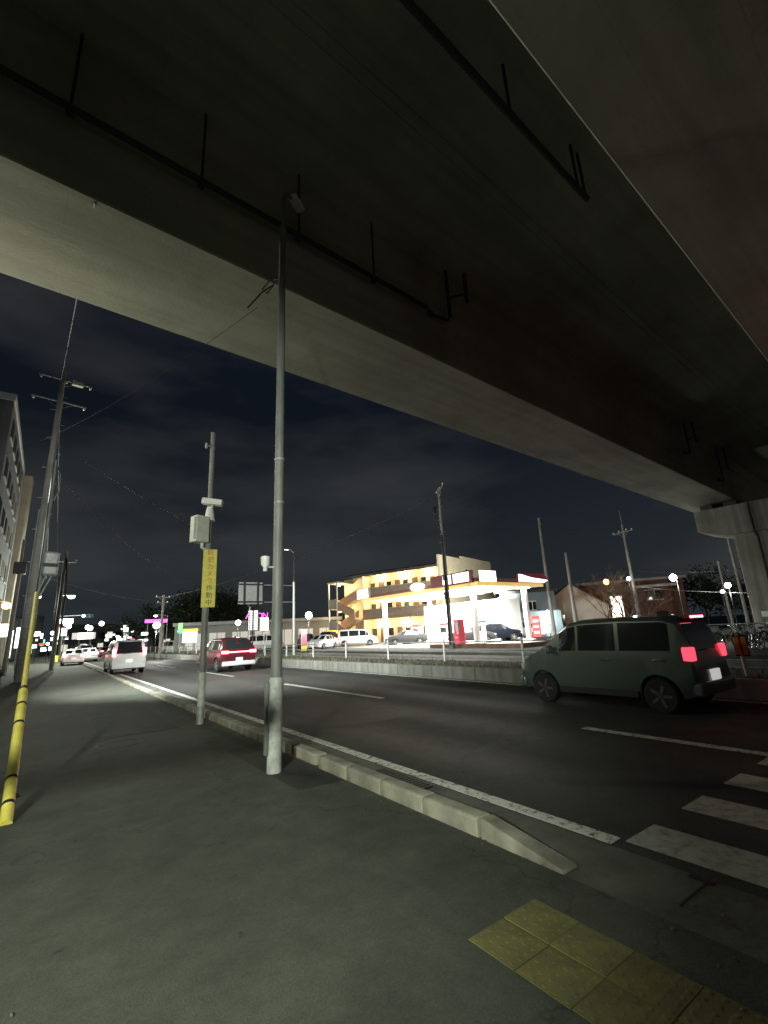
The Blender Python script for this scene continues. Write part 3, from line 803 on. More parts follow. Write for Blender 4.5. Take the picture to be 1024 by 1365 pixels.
spot_light(ul, (.3, -.3, 5.85), (5.6, -4.0, 7.6), 480, (.98, 1.0, .72), 150, .6, .15)
tsr = empty('traffic_signal', (12.3, -1.2, 0), 0, 'unseen red traffic signal added beyond the right edge of view for a red tint', 'traffic signal')  # unseen signal, added to tint the near girder soffit red
MB().cyl((0, 0, 0), (0, 0, 5.4), .08, .07, 10).build('pole', M['galv'], tsr)
tsh = MB().box(-1.3, -.1, -.1, .1, 4.9, 5.3).build('housing', M['steel_dark'], tsr, .03)
MB().lathe((-.3, .1, 5.1), (0, 1, 0), [(0, .15), (.04, .13)], 12).build('red_lens', emit('signal red', (1, .05, .03), 8), tsh)
for x in (-.7, -1.1): MB().lathe((x, .1, 5.1), (0, 1, 0), [(0, .15), (.04, .13)], 12).build('dark_lens', M['glass'], tsh)
point_light(tsr, (-.3, .4, 5.1), 8, (1, .10, .06), .12)

lamp_post((.6, 60, 0), 6.9, (1.1, 0), 'greenish street lamp hanging over the far pavement', M['lamp_green'], .32, 5500, (.9, 1, .85))
lamp_post((8.3, 48.5, 0), 3.0, (0, 0), 'glaring round white lamp right of the white van', M['lamp_white'], .24, 1400, ball=True)
lamp_post((13.3, 70, 0), 5.2, (-1.5, 0), 'small white street lamp above the far van', M['lamp_soft'], .22, 0)
lamp_post((20.0, 40.3, 0.1), 3.1, (0, 0), 'glaring white floodlight on a thin post behind the median fence', M['lamp_white'], .26, 450, ball=True)
lamp_post((16.0, 48.5, 0.1), 2.9, (0, 0), 'bright lamp on a yellow post behind the dark red hatchback', M['lamp_white'], .22, 200, ball=True)
lamp_post((46.2, 25.2, 0), 5.2, (0, 0), 'orange globe lamp among the bare branches', M['lamp_orange'], .23, 260, (1, .5, .15), ball=True)
lamp_post((43.2, 21.4, 0), 5.1, (0, 0), 'small white lamp beside the crossarm utility pole', M['lamp_white'], .13, 120, ball=True)
lamp_post((37.3, 15.0, 0), 4.2, (-.3, .1), 'bright white lamp on a post in front of the brick house', M['lamp_white'], .2, 260, ball=True)
lamp_post((34.5, 11.0, 0), 3.2, (-.1, 0), 'bright lamp immediately left of the concrete pier', M['lamp_white'], .14, 120, ball=True)
lamp_post((33.6, 11.1, 0), 2.85, (0, 0), 'smaller lower lamp on a pale post left of the pier', M['lamp_soft'], .09, 0, ball=True, pr=.1)
lamp_post((42.5, 30.0, 0), 2.6, (0, 0), 'bluish white lamp right of the petrol station', M['lamp_soft'], .15, 150, (.85, .95, 1), ball=True)

# ================================================================ CARS
def lerp(a, b, t): return a + (b - a) * t
SPECS = {
 # stations: (y, top z, half width) from rear to front ; belt z ; roof half width ; wheel centres ; radius
 'wagon': dict(st=[(0, .62, .66), (.02, .80, .69), (.05, .98, .71), (.12, 1.30, .72), (.22, 1.54, .735), (.42, 1.615, .74), (1.2, 1.64, .74), (2.0, 1.625, .74), (2.3, 1.57, .74), (2.55, 1.40, .735), (2.80, 1.19, .73), (3.02, 1.02, .72), (3.25, .95, .70), (3.46, .84, .67), (3.57, .66, .62), (3.6, .52, .58)],
               belt=.98, roofw=.60, wheels=(.62, 2.95), wr=.29, glass=[(.34, 1.22), (1.30, 2.06), (2.12, 2.50)], ws=(2.36, 2.98), rw=(.06, .24), zb=.24, L=3.6),
 'minivan': dict(st=[(0, .7, .80), (.02, .9, .83), (.06, 1.08, .845), (.16, 1.45, .85), (.28, 1.76, .855), (.5, 1.83, .86), (1.8, 1.86, .86), (3.0, 1.83, .86), (3.3, 1.75, .855), (3.65, 1.46, .85), (3.95, 1.16, .84), (4.15, 1.06, .83), (4.45, .96, .79), (4.62, .76, .74), (4.68, .58, .7)],
                 belt=1.06, roofw=.70, wheels=(.85, 3.75), wr=.33, glass=[(.4, 1.3), (1.4, 2.5), (2.6, 3.3), (3.34, 3.6)], ws=(3.34, 4.02), rw=(.07, .3), zb=.25, L=4.68),
 'suv': dict(st=[(0, .72, .78), (.02, .95, .84), (.08, 1.05, .87), (.3, 1.36, .88), (.52, 1.58, .885), (.8, 1.655, .89), (1.6, 1.68, .89), (2.3, 1.64, .89), (2.6, 1.54, .885), (2.95, 1.3, .88), (3.25, 1.1, .875), (3.6, 1.05, .86), (4.05, .98, .83), (4.3, .82, .78), (4.38, .6, .72)],
             belt=1.06, roofw=.69, wheels=(.85, 3.45), wr=.35, glass=[(.55, 1.05), (1.12, 1.9), (1.98, 2.75), ], ws=(2.5, 3.22), rw=(.12, .55), zb=.28, L=4.38),
 'sedan': dict(st=[(0, .62, .74), (.03, .85, .80), (.1, .95, .83), (.5, 1.0, .85), (.85, 1.16, .855), (1.25, 1.38, .86), (1.7, 1.45, .86), (2.3, 1.45, .86), (2.65, 1.36, .86), (3.05, 1.12, .855), (3.3, .99, .85), (3.8, .94, .83), (4.25, .82, .78), (4.42, .62, .7)],
               belt=.95, roofw=.64, wheels=(.85, 3.5), wr=.31, glass=[(.95, 1.35), (1.42, 2.05), (2.12, 2.85)], ws=(2.55, 3.25), rw=(.6, 1.2), zb=.22, L=4.42),
}
def ring(sp, y):
    st = sp['st']
    for a, b in zip(st, st[1:]):
        if a[0] <= y <= b[0]:
            t = (y - a[0]) / (b[0] - a[0]); top = lerp(a[1], b[1], t); w = lerp(a[2], b[2], t); break
    else:
        top, w = (st[0][1:] if y < st[0][0] else st[-1][1:])
    zb = sp['zb']; bl = sp['belt']
    e = min(1, min(y, sp['L'] - y) / .25); zb = zb + .10 * (1 - max(0, e))
    if top > bl + .02:
        k = min(1, (top - bl) / .45)
        belt = bl; rwid = lerp(w - .05, sp['roofw'], k); h = top - belt
        z5 = belt + h * .86; z6 = top - .015
    else:
        belt = top - .05; rwid = w - .07; z5 = top - .025; z6 = top - .008
    zm = min(.62, belt - .06); zs = zb + .13
    return [(0, zb), (w - .10, zb), (w - .02, zs), (w + .012, max(zm, zs + .02)), (w - .015, belt), (rwid + .035, z5), (rwid - .07, z6), (0, top + .008)]
MESHC = {}
def car_meshes(kind):
    if kind in MESHC: return MESHC[kind]
    sp = SPECS[kind]; out = {}
    ys = sorted(set([s[0] for s in sp['st']] + [sp['L'] * i / 26 for i in range(1, 26)]))
    b = MB(); n = 14
    rings = []
    for y in ys:
        r = ring(sp, y)
        full = [(x, z) for x, z in r] + [(-x, z) for x, z in r[-2:0:-1]]
        rings.append([(x, y, z) for x, z in full])
    m = len(rings[0])
    for r in rings: b.v += r
    for i in range(len(rings) - 1):
        for k in range(m):
            b.f.append((i * m + k, i * m + (k + 1) % m, (i + 1) * m + (k + 1) % m, (i + 1) * m + k))
    b.f.append(tuple(range(m))); b.f.append(tuple(reversed([(len(rings) - 1) * m + k for k in range(m)])))
    me = b.mesh('body', angle=30)
    # cut the wheel arches
    tmp = bpy.data.objects.new('tmp', me); COL.objects.link(tmp)
    cut = MB()
    for wy in sp['wheels']:
        for s in (-1, 1):
            cut.cyl((s * (.5), wy, sp['wr'] + .0), (s * 1.3, wy, sp['wr']), sp['wr'] + .055, sp['wr'] + .055, 20)
    cme = cut.mesh('cut', False); co = bpy.data.objects.new('cut', cme); COL.objects.link(co)
    mod = tmp.modifiers.new('b', 'BOOLEAN'); mod.object = co; mod.operation = 'DIFFERENCE'; mod.solver = 'EXACT'
    dg = bpy.context.evaluated_depsgraph_get(); dg.update()
    bm_ = bpy.data.meshes.new_from_object(tmp.evaluated_get(dg))
    bpy.data.objects.remove(tmp); bpy.data.objects.remove(co)
    bm_.materials.clear()
    bm_.polygons.foreach_set('use_smooth', [True] * len(bm_.polygons)); bm_.set_sharp_from_angle(angle=R(30))
    out['body'] = bm_
    def patch(y0, y1, ia, ib, side, ta=0.0, tb=1.0, off=.007, shear=0.0, ny=8, nt=4):
        """window: grid between ring points ia and ib over y0..y1"""
        P = []
        for i in range(ny + 1):
            row = []
            for j in range(nt + 1):
                t = lerp(ta, tb, j / nt)
                y = lerp(y0, y1, i / ny)
                r = ring(sp, y)
                if ib == 'mirror':
                    x = lerp(-r[ia][0], r[ia][0], t); z = lerp(r[ia][1], r[ia][1], t) + .012 * (1 - (2 * t - 1) ** 2)
                else:
                    x = lerp(r[ia][0], r[ib][0], t) * side; z = lerp(r[ia][1], r[ib][1], t)
                row.append(Vector((x, y, z)))
            P.append(row)
        mbx = MB(); c = Vector((0, sp['L'] / 2, .8))
        vs = []
        for i in range(ny + 1):
            for j in range(nt + 1):
                a = P[min(i + 1, ny)][j] - P[max(i - 1, 0)][j]; d = P[i][min(j + 1, nt)] - P[i][max(j - 1, 0)]
                nn = a.cross(d); nn = nn.normalized() if nn.length > 1e-9 else Vector((0, 0, 1))
                if nn.dot(P[i][j] - c) < 0: nn = -nn
                vs.append(P[i][j] + nn * off)
        fs = [(i * (nt + 1) + j, i * (nt + 1) + j + 1, (i + 1) * (nt + 1) + j + 1, (i + 1) * (nt + 1) + j) for i in range(ny) for j in range(nt)]
        mbx.add(vs, fs)
        return mbx.mesh('window')
    out['side'] = [patch(a, c_, 4, 5, s, .08, .96) for s in (-1, 1) for a, c_ in sp['glass']]
    seams = []
    for a, c_ in zip(sp['glass'], sp['glass'][1:]):
        ym = (a[1] + c_[0]) / 2
        for s in (-1, 1): seams.append(patch(ym - .007, ym + .007, 2, 4, s, .05, 1.0, .003, ny=1))
    for s in (-1, 1): seams.append(patch(sp['ws'][1] - .32, sp['ws'][1] - .306, 2, 4, s, .05, 1.0, .003, ny=1))
    out['seams'] = seams
    out['windscreen'] = patch(*sp['ws'], 6, 'mirror', 1, .02, .98)
    out['rear_window'] = patch(*sp['rw'], 6, 'mirror', 1, .03, .97)
    wr = sp['wr']
    out['tyre'] = MB().lathe((0, 0, 0), (1, 0, 0), [(-.09, wr * .62), (-.095, wr * .9), (-.07, wr), (.07, wr), (.095, wr * .9), (.09, wr * .62)], 22).mesh('tyre')
    rb = MB().lathe((0, 0, 0), (1, 0, 0), [(.05, wr * .2), (.085, wr * .62), (.092, wr * .64), (.05, wr * .66)], 22)
    for k in range(5):
        a = 2 * math.pi * k / 5
        rb.obox((.085, math.cos(a) * wr * .36, math.sin(a) * wr * .36), (.02, wr * .56, wr * .16), Matrix.Rotation(a, 3, 'X'))
    rb.lathe((.06, 0, 0), (1, 0, 0), [(0, wr * .16), (.035, wr * .14)], 10)
    out['rim'] = rb.mesh('rim')
    MESHC[kind] = out
    return out

PAINTS = {}
def car_paint(name, col, rough=.3):
    if name not in PAINTS:
        m = mat('car paint ' + name, col, rough if max(col) > .07 else .45, 0.0, spec=.5 if max(col) > .07 else .15)
        m.node_tree.nodes['Principled BSDF'].inputs['Coat Weight'].default_value = .6 if max(col) > .07 else 0
        m.node_tree.nodes['Principled BSDF'].inputs['Coat Roughness'].default_value = .08
        PAINTS[name] = m
    return PAINTS[name]

def make_car(kind, loc, heading, paint_, label, group=None, lights='off', detail=True, cat='car', name='parked_car', bar=False, glassmat=None):
    """heading: direction the car points, degrees from +y clockwise; loc = centre on ground"""
    sp = SPECS[kind]; ms = car_meshes(kind); L = sp['L']
    root = empty(name, loc, -R(heading), label, cat, group)
    def put(nm, me, m, par=root, off=(0, 0, 0)):
        o = mobj(nm, me, m, par)
        o.location = (off[0], off[1] - (L / 2 if par is root else 0), off[2])
        return o
    GM = glassmat or M['glass']
    body = put('body', ms['body'], paint_)
    for me in ms['side']: put('window', me, GM)
    put('windscreen', ms['windscreen'], GM)
    put('rear_window', ms['rear_window'], GM)
    W = max(s[2] for s in sp['st'])
    for wy in sp['wheels']:
        for s in (-1, 1):
            t = put('wheel', ms['tyre'], M['tyre'], root, (s * (W - .10), wy, sp['wr'] - .015))
            if s < 0: t.rotation_euler = (0, 0, math.pi)
            mobj('rim', ms['rim'], M['rim'], t)
    yr = ring(sp, .05)
    def bx(nm, x0, x1, y0, y1, z0, z1, m, bev=.01, par=root):
        o = MB().box(x0, x1, y0, y1, z0, z1).build(nm, m, par, bev)
        if par is root: o.location = (0, -L / 2, 0)
        return o
    tl = {'off': M['tail_off'], 'on': M['tail_on'], 'hot': M['tail_hot']}[lights]
    if kind in ('minivan', 'wagon'):
        zt0, zt1 = (.98, 1.38) if kind == 'minivan' else (.86, 1.08)
        for s in (-1, 1):
            xa, xb = sorted((s * (W - .17), s * (W - .015)))
            o = MB().box(xa, xb, -.0, .16, zt0, zt1).build('tail_light', tl, root, .02); o.location = (0, -L / 2, 0)
    else:
        z0 = sp['belt'] - .16
        for s in (-1, 1):
            xa, xb = sorted((s * (W - .34), s * (W - .02)))
            o = MB().box(xa, xb, -.03, .14, z0, z0 + .13).build('tail_light', tl, root, .02); o.location = (0, -L / 2, 0)
        if bar:
            bx('light_bar', -W + .36, W - .36, -.02, .06, z0 + .04, z0 + .085, tl, .008)
    bx('number_plate', -.17, .17, -.03, .02, .52 if kind != 'minivan' else .62, .69 if kind != 'minivan' else .79, M['plate_lit'] if lights != 'off' else M['plate'], .004)
    bx('rear_bumper', -W + .04, W - .04, -.05, .12, .30, .52, paint_, .04)
    bx('front_bumper', -W + .10, W - .10, L - .10, L + .03, .26, .48, paint_, .04)
    for s in (-1, 1):
        xa, xb = sorted((s * (W - .34), s * (W - .08)))
        bx('headlight', xa, xb, L - .22, L - .03, .62, .76, M['headlens'], .03)
    if detail:
        for me in ms['seams']: put('door_seam', me, M['black'])
        wsy = sp['ws'][1] - .25
        for s in (-1, 1):
            xa, xb = sorted((s * (W + .0), s * (W + .17)))
            bx('mirror', xa, xb, wsy - .12, wsy - .02, sp['belt'] + .0, sp['belt'] + .15, paint_, .03)
            for a, c_ in sp['glass'][:2]:
                xa, xb = sorted((s * (W - .01), s * (W + .03)))
                bx('door_handle', xa, xb, a + .12, a + .30, sp['belt'] - .13, sp['belt'] - .10, M['chrome'], .006)
            xa, xb = sorted((s * (W - .06), s * (W + .004)))
            bx('sill_trim', xa, xb, sp['wheels'][0] + sp['wr'] + .08, sp['wheels'][1] - sp['wr'] - .08, sp['zb'] - .02, sp['zb'] + .09, M['black'], .01)
        bx('wiper', -.35, .02, -.01 + sp['rw'][0], .02 + sp['rw'][0], sp['belt'] + .02, sp['belt'] + .045, M['black'], .004)
        bx('antenna', -.02, .02, .55, .75, max(s[1] for s in sp['st']) - .04, max(s[1] for s in sp['st']) + .06, M['black'], .01)
    return root

# traffic on our side
teal = make_car('wagon', (9.42, 5.30, RZ), 0, car_paint('dark green', (.080, .110, .099), .30), 'dark green compact wagon passing on the right in the lane by the median', None, 'on', True, 'car', 'passing_car', glassmat=glass('grey-green glass', (.016, .02, .019), .06))
for ch in teal.children:
    for g2 in ch.children:
        if g2.name.startswith('rim'): g2.material_slots[0].link = 'OBJECT'; g2.material_slots[0].material = bpy.data.materials.get('dark rim') or mat('dark rim', (.12, .12, .125), .45, .6)
# high-mounted stop lamp with six LEDs
sl = MB().box(-.3, .3, .10, .2, 1.548, 1.60).build('stop_lamp', M['reflred'], teal, .01); sl.location = (0, -1.8, 0)
for k in range(6):
    MB().lathe((-.24 + k * .096, .098, 1.574), (0, -1, 0), [(0, .022), (.012, .018)], 8).build('bulb', M['tail_hot'], sl)
MB().box(-.35, .35, -.055, -.045, .42, .47).build('bumper_strip', M['chrome'], teal).location = (0, -1.8, 0)
wv = make_car('minivan', (3.92, 32.6, RZ), 0, car_paint('white', (.80, .80, .79), .3), 'white minivan seen from behind with its brake lights on', None, 'hot', True, 'van', 'moving_van')
sv = make_car('suv', (8.0, 26.3, RZ), -2, car_paint('dark wine', (.072, .014, .018), .28), 'dark red hatchback with a full-width red tail light bar in the second lane', None, 'hot', True, 'car', 'moving_car', bar=True)
for ch in sv.children:
    if ch.name.startswith('rear_bumper'): ch.material_slots[0].link = 'OBJECT'; ch.material_slots[0].material = car_paint('silver', (.62, .63, .65), .28)
far = [('sedan', (3.9, 62), 'hot', (.7, .7, .7), 'white', 'white'), ('minivan', (4.4, 76), 'on', (.3, .3, .32), 'grey', 'grey'), ('suv', (7.3, 66), 'on', (.05, .05, .055), 'black', 'black'),
       ('sedan', (7.6, 84), 'hot', (.3, .02, .02), 'red', 'dark red'), ('wagon', (4.6, 92), 'on', (.75, .75, .73), 'white', 'white'), ('suv', (5.6, 108), 'hot', (.3, .3, .32), 'grey', 'grey'), ('sedan', (8.2, 104), 'hot', (.75, .75, .75), 'white', 'white'), ('sedan', (2.2, 54), 'hot', (.75, .75, .75), 'white', 'white')]
fl_labels = ['white sedan with glowing tail lights queueing ahead of the white minivan', 'grey minivan with red tail lights in the distant queue', 'black car with red tail lights in the second lane of the distant queue',
             'dark red sedan braking farthest in the second lane', 'white wagon at the far end of the queue', 'grey car barely visible at the very end of the queue', 'white sedan at the very end of the second lane', 'white sedan braking at the left edge of the road far ahead']
for (k, (x, y), l, c, nm, _), lab in zip(far, fl_labels):
    make_car(k, (x, y, RZ), 0, car_paint(nm, c), lab, 'cars queueing in the distance', l, False, 'car', 'queueing_car')

# ================================================================ MEDIAN FENCE, ROAD SIGN, DELINEATOR
fence = empty('guard_fence', (12.75, 0, .325), 0, 'white post and pipe guard fence along the planted median', 'fence')
pm = MB().cyl((0, 0, 0), (0, 0, .80), .045, .045, 10).lathe((0, 0, .80), (0, 0, 1), [(0, .045), (.025, .03), (.035, .008)], 10).mesh('post')
FY = [6.4 + 3.75 * i for i in range(27)]
for y in FY:
    o = mobj('post', pm, M['whitep'], fence); o.location = (random.uniform(-.01, .01), y, random.uniform(-.02, .01)); o.rotation_euler = (random.uniform(-.02, .02), random.uniform(-.02, .02), 0)
for a, c in zip(FY, FY[1:]):
    for z in (.42, .72):
        MB().cyl((-.055, a + .02, z), (-.055, c - .02, z), .02, .02, 6).build('rail', M['galv'], fence)
dl = empty('delineator', (11.75, 3.78, .32), R(-70), 'orange twin-panel delineator on a white post at the median nose', 'delineator')
MB().cyl((0, 0, 0), (-.02, 0, .5), .04, .035, 10).build('post', M['whitep'], dl)
MB().box(-.125, .125, -.03, .03, .38, .80).build('backing', M['black'], dl, .01)
for s in (-1, 1):
    MB().box(s * .058 - .045, s * .058 + .045, -.045, -.031, .41, .77).build('panel', mat('orange reflective panel', (.75, .28, .03), .35, noise=.2, nscale=12), dl, .01)

rs = empty('road_sign', (13.3, 29.0, .38), 0, 'white lamp pole on the median carrying a road sign board seen from behind', 'road sign')
MB().cyl((0, 0, 0), (0, 0, 4.75), .08, .07, 12).build('pole', M['whitep'], rs)
MB().cyl((0, 0, 4.75), (0, 0, 6.85), .045, .035, 10).build('upper_pole', M['steel_dark'], rs)
for z in (3.4, 4.5):
    MB().tube([(0, 0, z), (-3.7, 0, z)], .03, 6).build('arm', M['galv'], rs)
bd = MB().box(-3.75, -2.2, -.02, .02, 3.28, 4.66).build('board', mat('back of sign board', (.34, .34, .33), .5, .3, noise=.15, nscale=3), rs, .01)
for z in (3.42, 4.52): MB().box(-3.8, -2.15, -.07, -.02, z - .05, z + .05).build('frame_bar', M['steel_dark'], bd)
for x in (-3.42, -2.55): MB().box(x - .04, x + .04, -.1, -.02, 3.25, 4.7).build('frame_bar', M['steel_dark'], bd)
for k in range(4): MB().box(-3.74, -2.21, -.03, -.0205, 3.55 + k * .22, 3.56 + k * .22).build('rib', M['galv'], bd)
MB().tube([(0, 0, 6.75), (-.3, 0, 6.95), (-.55, 0, 6.95)], .03, 6).build('lamp_arm', M['galv'], rs)
MB().box(-.7, -.4, -.06, .06, 6.9, 6.95).build('lamp_head', emit('dim lamp', (.9, 1, .9), 1.2), rs, .01)
ps = empty('marker_post', (12.35, 34.8, .38), 0, 'thin white marker post below the road sign board', 'post')
MB().cyl((0, 0, 0), (0, 0, 3.6), .05, .045, 10).build('post', M['whitep'], ps)
MB().box(-.12, .12, -.06, .06, 3.5, 3.8).build('head', M['steel_dark'], ps, .02)
# small horn speaker on the street light column
MB().lathe((-.16, -.03, 2.38), (0, 0, 1), [(0, .025), (.05, .028), (.09, .055), (.19, .06), (.2, .03)], 12).tube([(0, 0, 2.44), (-.15, -.03, 2.44)], .015, 5).build('speaker', M['whitep'], lp)

# ================================================================ PETROL STATION
st = empty('petrol_station', (0, 0, .14), 0, 'brightly lit petrol station with a wide flat canopy across the road', 'petrol station')
cw = mat('canopy white', (.80, .80, .78), .5)
MB().box(28.0, 36.6, 26.0, 43.2, 4.75, 5.15).build('canopy', cw, st, .03)
fr = MB().box(27.93, 28.0, 25.93, 43.27, 4.70, 5.0).box(28.0, 36.6, 25.93, 26.0, 4.70, 5.0).box(28.0, 36.6, 43.2, 43.27, 4.7, 5.0)
fr.build('fascia_stripe', emit('orange fascia stripe', (1.0, .62, .18), .5), st)
fr = MB().box(27.9, 28.0, 25.9, 43.3, 5.003, 5.32).box(28.0, 36.6, 25.9, 26.0, 5.003, 5.32).box(28.0, 36.6, 43.2, 43.3, 5.003, 5.32)
fr.build('fascia_band', mat('fascia brown-red', (.20, .07, .06), .5), st)
for cx, cy in ((29.5, 28.0), (30.1, 42.0), (35.9, 27.6), (36.3, 41.5)):
    MB().box(cx - .2, cx + .2, cy - .2, cy + .2, 0, 4.75).build('column', cw, st, .04)
    MB().box(cx - .4, cx + .4, cy - .6, cy + .6, 0, .18).build('plinth', M['whitep'], st, .03)
for i in range(3):
    for j in range(6):
        x, y = 29.8 + i * 3.0, 27.6 + j * 2.8
        MB().box(x - .45, x + .45, y - .45, y + .45, 4.715, 4.752).build('ceiling_light', M['lamp_soft'], st, .01)
for j in range(3):
    area_light(st, (32.3, 29.0 + j * 5.6, 4.69), 7.2, 3.4, 2700, (1.0, .98, .92))
# signs on the canopy
sb = MB().box(27.6, 27.88, 26.2, 31.2, 4.95, 5.95).build('sign_box', mat('sign box dark red', (.22, .03, .03), .45), st, .02)
for a, c in ((26.5, 28.3), (28.6, 29.6), ):
    MB().box(27.57, 27.6, a, c, 5.08, 5.84).build('lit_panel', M['sign_white'], sb)
sb2 = MB().lathe((27.78, 33.2, 5.3), (-1, 0, 0), [(0, .36), (.25, .36), (.3, .32)], 20)
sb2.v = [(x, 33.2 + (y - 33.2) * 2.6, z) for x, y, z in sb2.v]
sb2.build('oval_sign', M['sign_white'], st)
sb3 = MB().box(27.55, 27.85, 41.3, 43.6, 4.95, 6.05).build('sign_box', M['whitep'], st, .03)
MB().box(27.52, 27.55, 41.4, 43.5, 5.03, 5.97).build('lit_panel', M['sign_white'], sb3)
MB().box(28.2, 30.2, 25.85, 25.899, 5.02, 5.9).build('lit_panel', M['sign_white'], st, .02)
sd = MB().prism([(32.7, 5.0), (36.5, 5.0), (37.1, 5.3), (36.4, 5.85), (33.0, 5.75)], 'y', 25.6, 25.88).build('sign_box', mat('sign red side', (.34, .03, .05), .45), st)
MB().prism([(32.8, 5.04), (36.3, 5.04), (36.9, 5.25), (34.6, 5.42), (33.1, 5.68), (32.8, 5.68)], 'y', 25.57, 25.6).build('lit_panel', M['sign_white'], sd)
# shop
MB().box(36.6, 40.0, 31.5, 43.0, 0, 4.1).build('shop_wall', mat('shop white', (.78, .78, .76), .5), st, .03)
for k in range(5):
    wn = MB().box(36.55, 36.6, 32.0 + k * 2.15, 33.95 + k * 2.15, .3, 2.7).build('shop_window', emit('lit shop window', (1, .98, .93), 4.5), st)
    MB().box(36.53, 36.55, 32.9 + k * 2.15, 32.96 + k * 2.15, .3, 2.7).build('mullion', M['whitep'], wn)
MB().box(36.5, 36.6, 31.6, 35.8, 2.9, 3.55).build('shop_sign', emit('lit red shop sign', (1, .22, .16), .9), st, .01)
# fuel pumps
for i, (x, y) in enumerate(((32.6, 30.5), (32.6, 35.2), (32.6, 39.6))):
    MB().box(x - .9, x + .9, y - 1.7, y + 1.7, 0, .16).build('pump_island', M['kerb'], st, .04)
    pu = MB().box(x - .28, x + .28, y - .5, y + .5, .16, 1.75).build('fuel_pump', M['whitep'], st, .04)
    MB().box(x - .3, x + .3, y - .45, y + .45, 1.05, 1.55).build('display', M['glass'], pu)
    MB().box(x - .3, x + .3, y - .5, y + .5, 1.76, 1.98).build('topper', M['reflred'], pu, .02)
    MB().tube([(x - .3, y + .2, 1.2), (x - .5, y + .25, .7), (x - .42, y + .3, .4), (x - .3, y + .35, 1.0)], .02, 6).build('hose', M['black'], pu)
# low edge kerb of the forecourt
bk = mat('brown kerb wall', (.16, .09, .055), .8, noise=.35, nscale=2)
tag(MB().box(24.6, 24.9, 19.5, 28.5, .1, .42).box(24.9, 40, 19.5, 19.8, .1, .42).build('low_wall', bk, None, .03), 'low brown kerb wall edging the petrol station forecourt', 'wall')
# red standing banner and price board
bn = empty('banner_sign', (25.9, 26.4, .14), R(-45), 'red standing banner with a white wedge beside the utility pole', 'banner')
MB().box(-.42, .42, -.03, .03, .1, 2.05).build('panel', emit('lit red banner', (.75, .05, .08), .55), bn, .02)
MB().prism([(-.33, 1.9), (.16, 1.9), (-.02, .95), (-.2, .95)], 'y', -.045, -.031).build('wedge', M['whitep'], bn)
for k, (x, wd) in enumerate(((-.25, .16), (-.02, .12), (.18, .14))):
    MB().prism([(x - wd / 2, .62), (x + wd / 2, .66), (x + wd / 2 - .03, .78), (x - wd / 2 + .02, .8)], 'y', -.045, -.031).build('mark', M['whitep'], bn)
MB().box(-.45, .45, -.25, .25, 0, .1).build('foot', M['steel_dark'], bn, .02)
pb = empty('price_board', (36.4, 26.6, .14), R(-54), 'red and white illuminated price board at the right end of the station', 'sign')
MB().box(-.75, -.05, -.05, .05, .3, 2.15).build('red_panel', emit('lit red panel', (.8, .08, .08), .6), pb, .02)
for k in range(3): MB().box(-.62, -.2, -.062, -.051, .6 + k * .5, .78 + k * .5).build('price_row', M['sign_white'], pb)
MB().box(.05, .75, -.05, .05, .6, 2.05).build('white_panel', emit('lit bluish panel', (.9, .92, 1), 1.5), pb, .02)
MB().box(-.7, .7, -.08, .08, 0, .3).build('base', M['steel_dark'], pb, .02)
G1 = 'cars standing at the petrol station'
make_car('minivan', (29.0, 46.2, .14), 118, car_paint('white', (.8, .8, .79)), 'white minivan parked below the outside staircase', G1, 'off', False)
make_car('sedan', (31.6, 40.4, .14), 300, car_paint('black', (.008, .008, .009)), 'black sedan waiting under the canopy near the white pillar', G1, 'off', False)
make_car('sedan', (33.0, 32.0, .14), 125, car_paint('black', (.008, .008, .009)), 'black car behind the middle canopy pillar', G1, 'off', False)
make_car('suv', (35.8, 31.2, .14), 120, car_paint('navy', (.008, .010, .018)), 'dark blue car at the right end of the canopy', G1, 'off', False)
make_car('minivan', (41.5, 33.0, .14), 140, car_paint('white', (.8, .8, .79)), 'white van parked right of the station shop', G1, 'off', False)

# ================================================================ APARTMENT BLOCK
ap = empty('apartment_block', (40.4, 44.2, 0), R(18), 'three-storey beige apartment block with warm lit galleries and an outside staircase', 'building')
wbeige = mat('beige render', (.42, .39, .30), .85, noise=.12, nscale=.8)
wwarm = mat('warm cream gallery wall', (.62, .52, .36), .8, noise=.08, nscale=2)
wbrown = mat('brown-grey parapet', (.24, .19, .155), .8, noise=.12, nscale=2)
wdoor = mat('brown door', (.10, .065, .05), .5)
wroof = mat('dark roof', (.035, .033, .032), .7)
DP, LN = 16.5, 15.8
MB().box(1.7, DP, 0, LN, 0, 9.7).build('wall', wwarm, ap)
MB().box(.02, DP + .02, -.35, 0.0, 0, 11.0).box(6.5, DP + .02, -.35, 0, 11.0, 11.4).build('end_wall', wbeige, ap)
MB().prism([(-.3, 9.45), (1.7, 9.75), (DP, 11.0), (DP, 11.2), (1.0, 10.1), (-.35, 9.75)], 'y', 0, LN).build('roof', wroof, ap)
MB().box(7.4, 8.1, -.38, -.35, 8.8, 9.6).build('window', M['glass'], ap)
